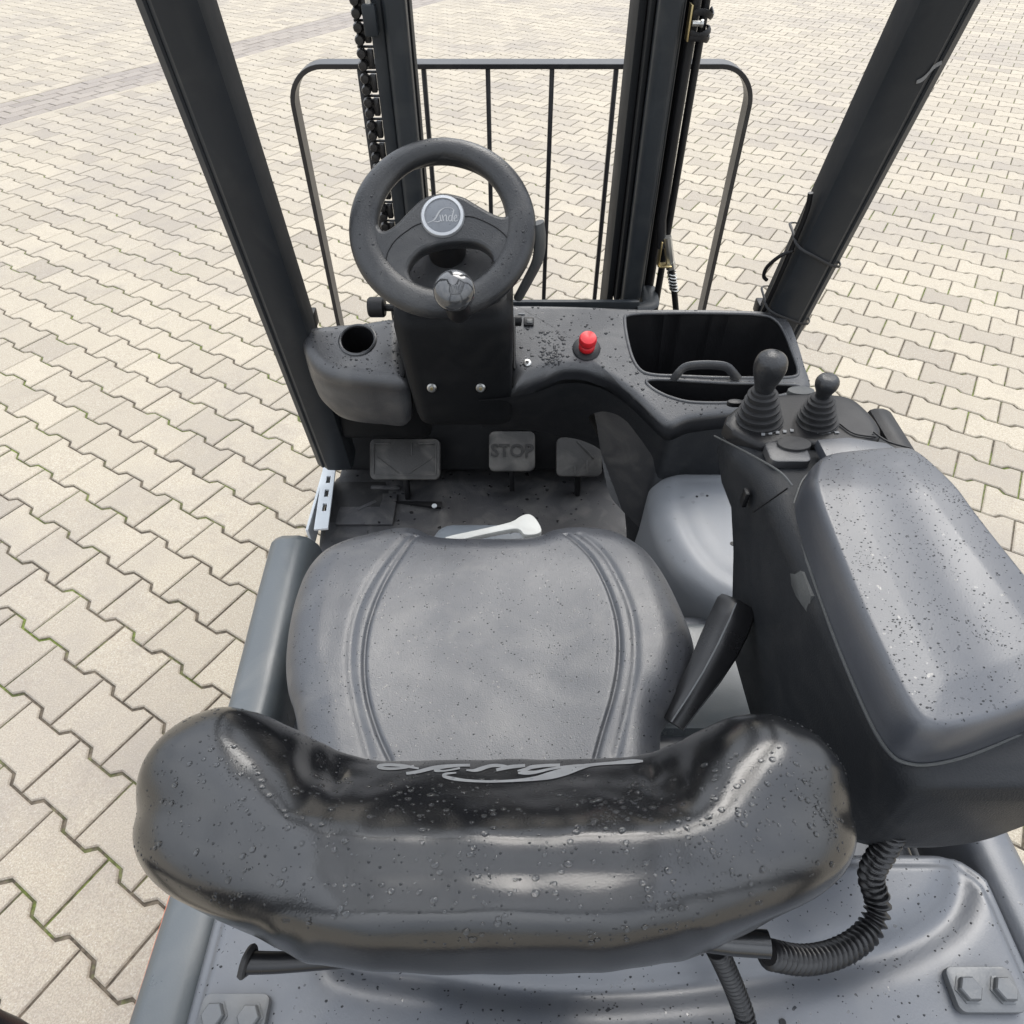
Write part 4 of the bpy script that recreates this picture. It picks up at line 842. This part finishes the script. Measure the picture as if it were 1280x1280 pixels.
lid = Geo().add(*pad(lo, (.372, .37), (0, 0, 1.134), X1, Y1, .011, .030, lid_relief, nr=50, skirt=((1.0, -.006), (1.008, -.018)), n_out=200)).put('armrest_lid', M['lid'], root, sharp=70)
rain(lid, 1500, .0003, .0009, nz=.8, m='speck')
# lid lip seam and pale finger latch
lip = [tuple((np.array([.372, .37]) + (np.array(p) - np.array([.372, .37])) * 1.014)) for p in lo]
Geo().add(*tube([np.array([a, b, 1.0905]) for a, b in lip] + [np.array([*lip[0], 1.0905])], .0013, 6)).put('lid_seam', M['stalk'], lid)
lp = [at(993, 705, x=.281), at(1008, 715, x=.281), at(1019, 745, x=.281), at(1016, 768, x=.281), at(1005, 752, x=.281), at(995, 728, x=.281)]
n_ = np.array([-1., 0, 0]); c_ = sum(lp) / 6
g = Geo(); g.add(*rings([[p + n_ * -.004 for p in lp], [p + n_ * .004 for p in lp], [c_ + (p - c_) * .6 + n_ * .008 for p in lp]])); g.put('lid_latch', M['stalk'], root)
# lever panel
zp = 1.083
def lw(px, py, z=zp): return at(px, py, z=z)
poly = [lw(*p)[:2] for p in [(904, 533), (932, 505), (980, 496), (1050, 497), (1078, 512), (1100, 540), (1090, 556), (1040, 562), (985, 556), (952, 562)]]
Pn = np.array([0, -.10, 1.]); Pn /= np.linalg.norm(Pn)
pan = Geo().add(*pad([(a, b) for a, b in catmull(poly, 3, True)], tuple(np.mean(poly, axis=0)), (0, 0, 1.089), X1, Y1, .008, .006, nr=10, skirt=((1, -.012),), n_out=80)).put('lever_panel', M['black'], root)
def lever(name, bpx, bpy, rpx, knob, tpx, tpy, label):
    b0 = lw(bpx, bpy, 1.089); dvn = np.array([-.12, .0, 1.]); hh_ = min(np.linspace(.02, .08, 121), key=lambda h: abs(640 - FPX * ((b0 + dvn * h - EYE) @ UP) / ((b0 + dvn * h - EYE) @ FW) - tpy)); t0 = b0 + dvn * hh_; dpt = (b0 - EYE) @ FW; r = rpx * .93 * dpt / FPX; hgt = np.linalg.norm(t0 - b0)
    prof = [(.0, 0), (r * 1.04, 0)]
    for k in range(5):
        rr = r * (1 - .095 * k); h0 = hgt * k / 5; prof += [(rr, h0 + .0005), (rr * 1.0, h0 + hgt * .07), (rr * .80, h0 + hgt * .10), (rr * .78, h0 + hgt * .19)]
    prof += [(r * .45, hgt), (r * .3, hgt * 1.03), (0, hgt * 1.03)]
    bo = Geo().add(*lathe(prof, b0, t0 - b0, 32)).put(name, M['rubber'], root, label=label, sharp=30)
    kb = Geo().add(*lathe([(a, b) for a, b in catmull(knob, 4)], t0, np.array([-.05, -.05, 1]), 28)).put('lever_knob', M['wheel'], bo, sharp=70)
    Geo().add(*tube([b0, t0 + np.array([0, 0, .01])], .004, 8)).put('lever_shaft', M['black'], bo)
    return bo
lever('control_lever', 948, 524, 31, [(.0, -.002), (.0095, 0), (.0125, .010), (.0165, .023), (.0180, .034), (.0155, .044), (.008, .0495), (.0, .051)], 953, 487, 'tall control lever with egg-shaped knob')
lever('control_lever', 1020, 526, 28, [(.0, -.002), (.0070, 0), (.0085, .006), (.0125, .016), (.0125, .023), (.0085, .028), (.0, .029)], 1028, 496, 'short control lever with small knob')
def oval(name, px, py, w, h, m, z, hh=.003, par=None): 
    c = lw(px, py, z); o = [(w * math.cos(a), h * math.sin(a)) for a in np.linspace(0, 2 * math.pi, 28, endpoint=False)]
    return Geo().add(*prism(o, c + np.array([0, 0, hh]), X1, Y1, hh + .004, .001)).put(name, m, par or root)
oval('panel_badge', 1001, 489, .017, .009, M['stalk'], 1.079, .002)
oval('panel_slot', 919, 503, .010, .005, M['black'], 1.078, .002)
bt = Geo().add(*prism(rrect(.046, .034, .008), lw(985, 564, 1.096), X1, Y1, .010, .002)).put('button_pod', M['dash'], root)
oval('round_button', 992, 556, .019, .012, M['rubber'], 1.096, .003)
for pp in ([(1050, 530), (1068, 542), (1095, 546)], [(1092, 540), (1110, 552), (1138, 560)]): Geo().add(*tube(catmull([at(a, b, z=1.091) for a, b in pp], 5), .0012, 6)).put('panel_slot', M['black'], root)
for k in range(5): Geo().add(*prism([(0, 0), (.004, .0), (.005, .004), (.001, .005)], lw(952 + k * 9, 544 - k * 1.2, 1.0905), X1, Y1, .001)).put('lever_symbol', M['print'], pan)
for k in range(3): Geo().add(*prism([(0, 0), (.005, .0), (.005, .002), (.0, .003)], lw(1022 + k * 11, 541, 1.0905), X1, Y1, .001)).put('lever_symbol', M['print'], pan)
Geo().add(*prism([tuple(at(*p, z=1.104)[:2]) for p in [(1022, 549), (1060, 546), (1108, 553), (1143, 572), (1118, 577), (1070, 573), (1034, 572)]][::-1], (0, 0, 1.104), X1, Y1, .012, .002)).put('hinge_cover', M['lid'], root)
g = Geo(); g.add(*bevbox((.455, .62, 1.035), (.03, .12, .09), .01, 2)); g.put('console_side_block', M['black'], root)
# cover seam around the console front
sp_ = [at(893, 545, x=.2515), at(915, 556, x=.2525), at(945, 572, x=.254), at(975, 590, x=.262), at(990, 607, x=.270)]
Geo().add(*tube(catmull(sp_, 5), .0011, 6)).put('console_seam', M['stalk'], root)
sp_ = [at(985, 610, x=.2695), at(965, 624, x=.2655), at(942, 640, x=.2625)]
Geo().add(*tube(catmull(sp_, 5), .0009, 6)).put('console_seam', M['black'], root)
Geo().add(*bevbox(tuple(at(931, 622, x=.263)), (.006, .012, .022), .002)).put('console_slot', M['black'], root)
# ---- belt buckle stalk beside the seat
bp = [(at(922, 752, z=.938), .020, .009), (at(920, 758, z=.936), .0235, .0125), (at(912, 778, z=.928), .0245, .0145), (at(898, 808, z=.915), .0235, .0150), (at(880, 842, z=.90), .0200, .0145), (at(860, 874, z=.885), .0165, .013), (at(840, 904, z=.87), .0145, .012)]
P_ = np.array([b[0] for b in bp]); Tn = (P_[-1] - P_[0]); Tn /= np.linalg.norm(Tn); sx = np.cross(Tn, [0, 0, 1.]); sx /= np.linalg.norm(sx); up_ = np.cross(sx, Tn)
sec_ = [(-1, -.5), (-.95, .25), (-.45, .8), (-.05, 1.0), (.10, 1.0), (.55, .7), (1, .1), (1, -.6), (.6, -1), (-.6, -1)]
bb = Geo().add(*rings([[c_ + sx * u * a_ + up_ * v * b_ for u, v in sec_] for c_, a_, b_ in bp])).put('belt_buckle', M['conduit'], root, sharp=28)
Geo().add(*tube([c_ + up_ * b_ * .99 + sx * a_ * .02 for c_, a_, b_ in bp[1:]], .0011, 6)).put('buckle_highlight', M['plate'], bb)  # pale line painting the highlight along the stalk's ridge
# ---- corrugated hoses
hz = [at(1118, 1035, z=.985), at(1105, 1062, z=.96), at(1088, 1095, z=.93), at(1098, 1130, z=.91), at(1085, 1165, z=.90), at(1050, 1190, z=.91), at(1005, 1200, z=.935), at(958, 1192, z=.97)]
Geo().add(*corr(catmull(hz, 8), .0094, .0072, .0022)).put('corrugated_hose', M['conduit'], root, label='corrugated hose looping from the armrest box to the backrest', sharp=70)
hz = [at(895, 1185, z=.94), at(905, 1205, z=.92), at(920, 1240, z=.88), at(932, 1275, z=.85), at(938, 1320, z=.84)]
Geo().add(*corr(catmull(hz, 8), .0078, .0062, .0016)).put('corrugated_hose', M['conduit'], root, label='thin corrugated hose running back over the hood', sharp=70)
bpy.data.objects.remove(sw_)
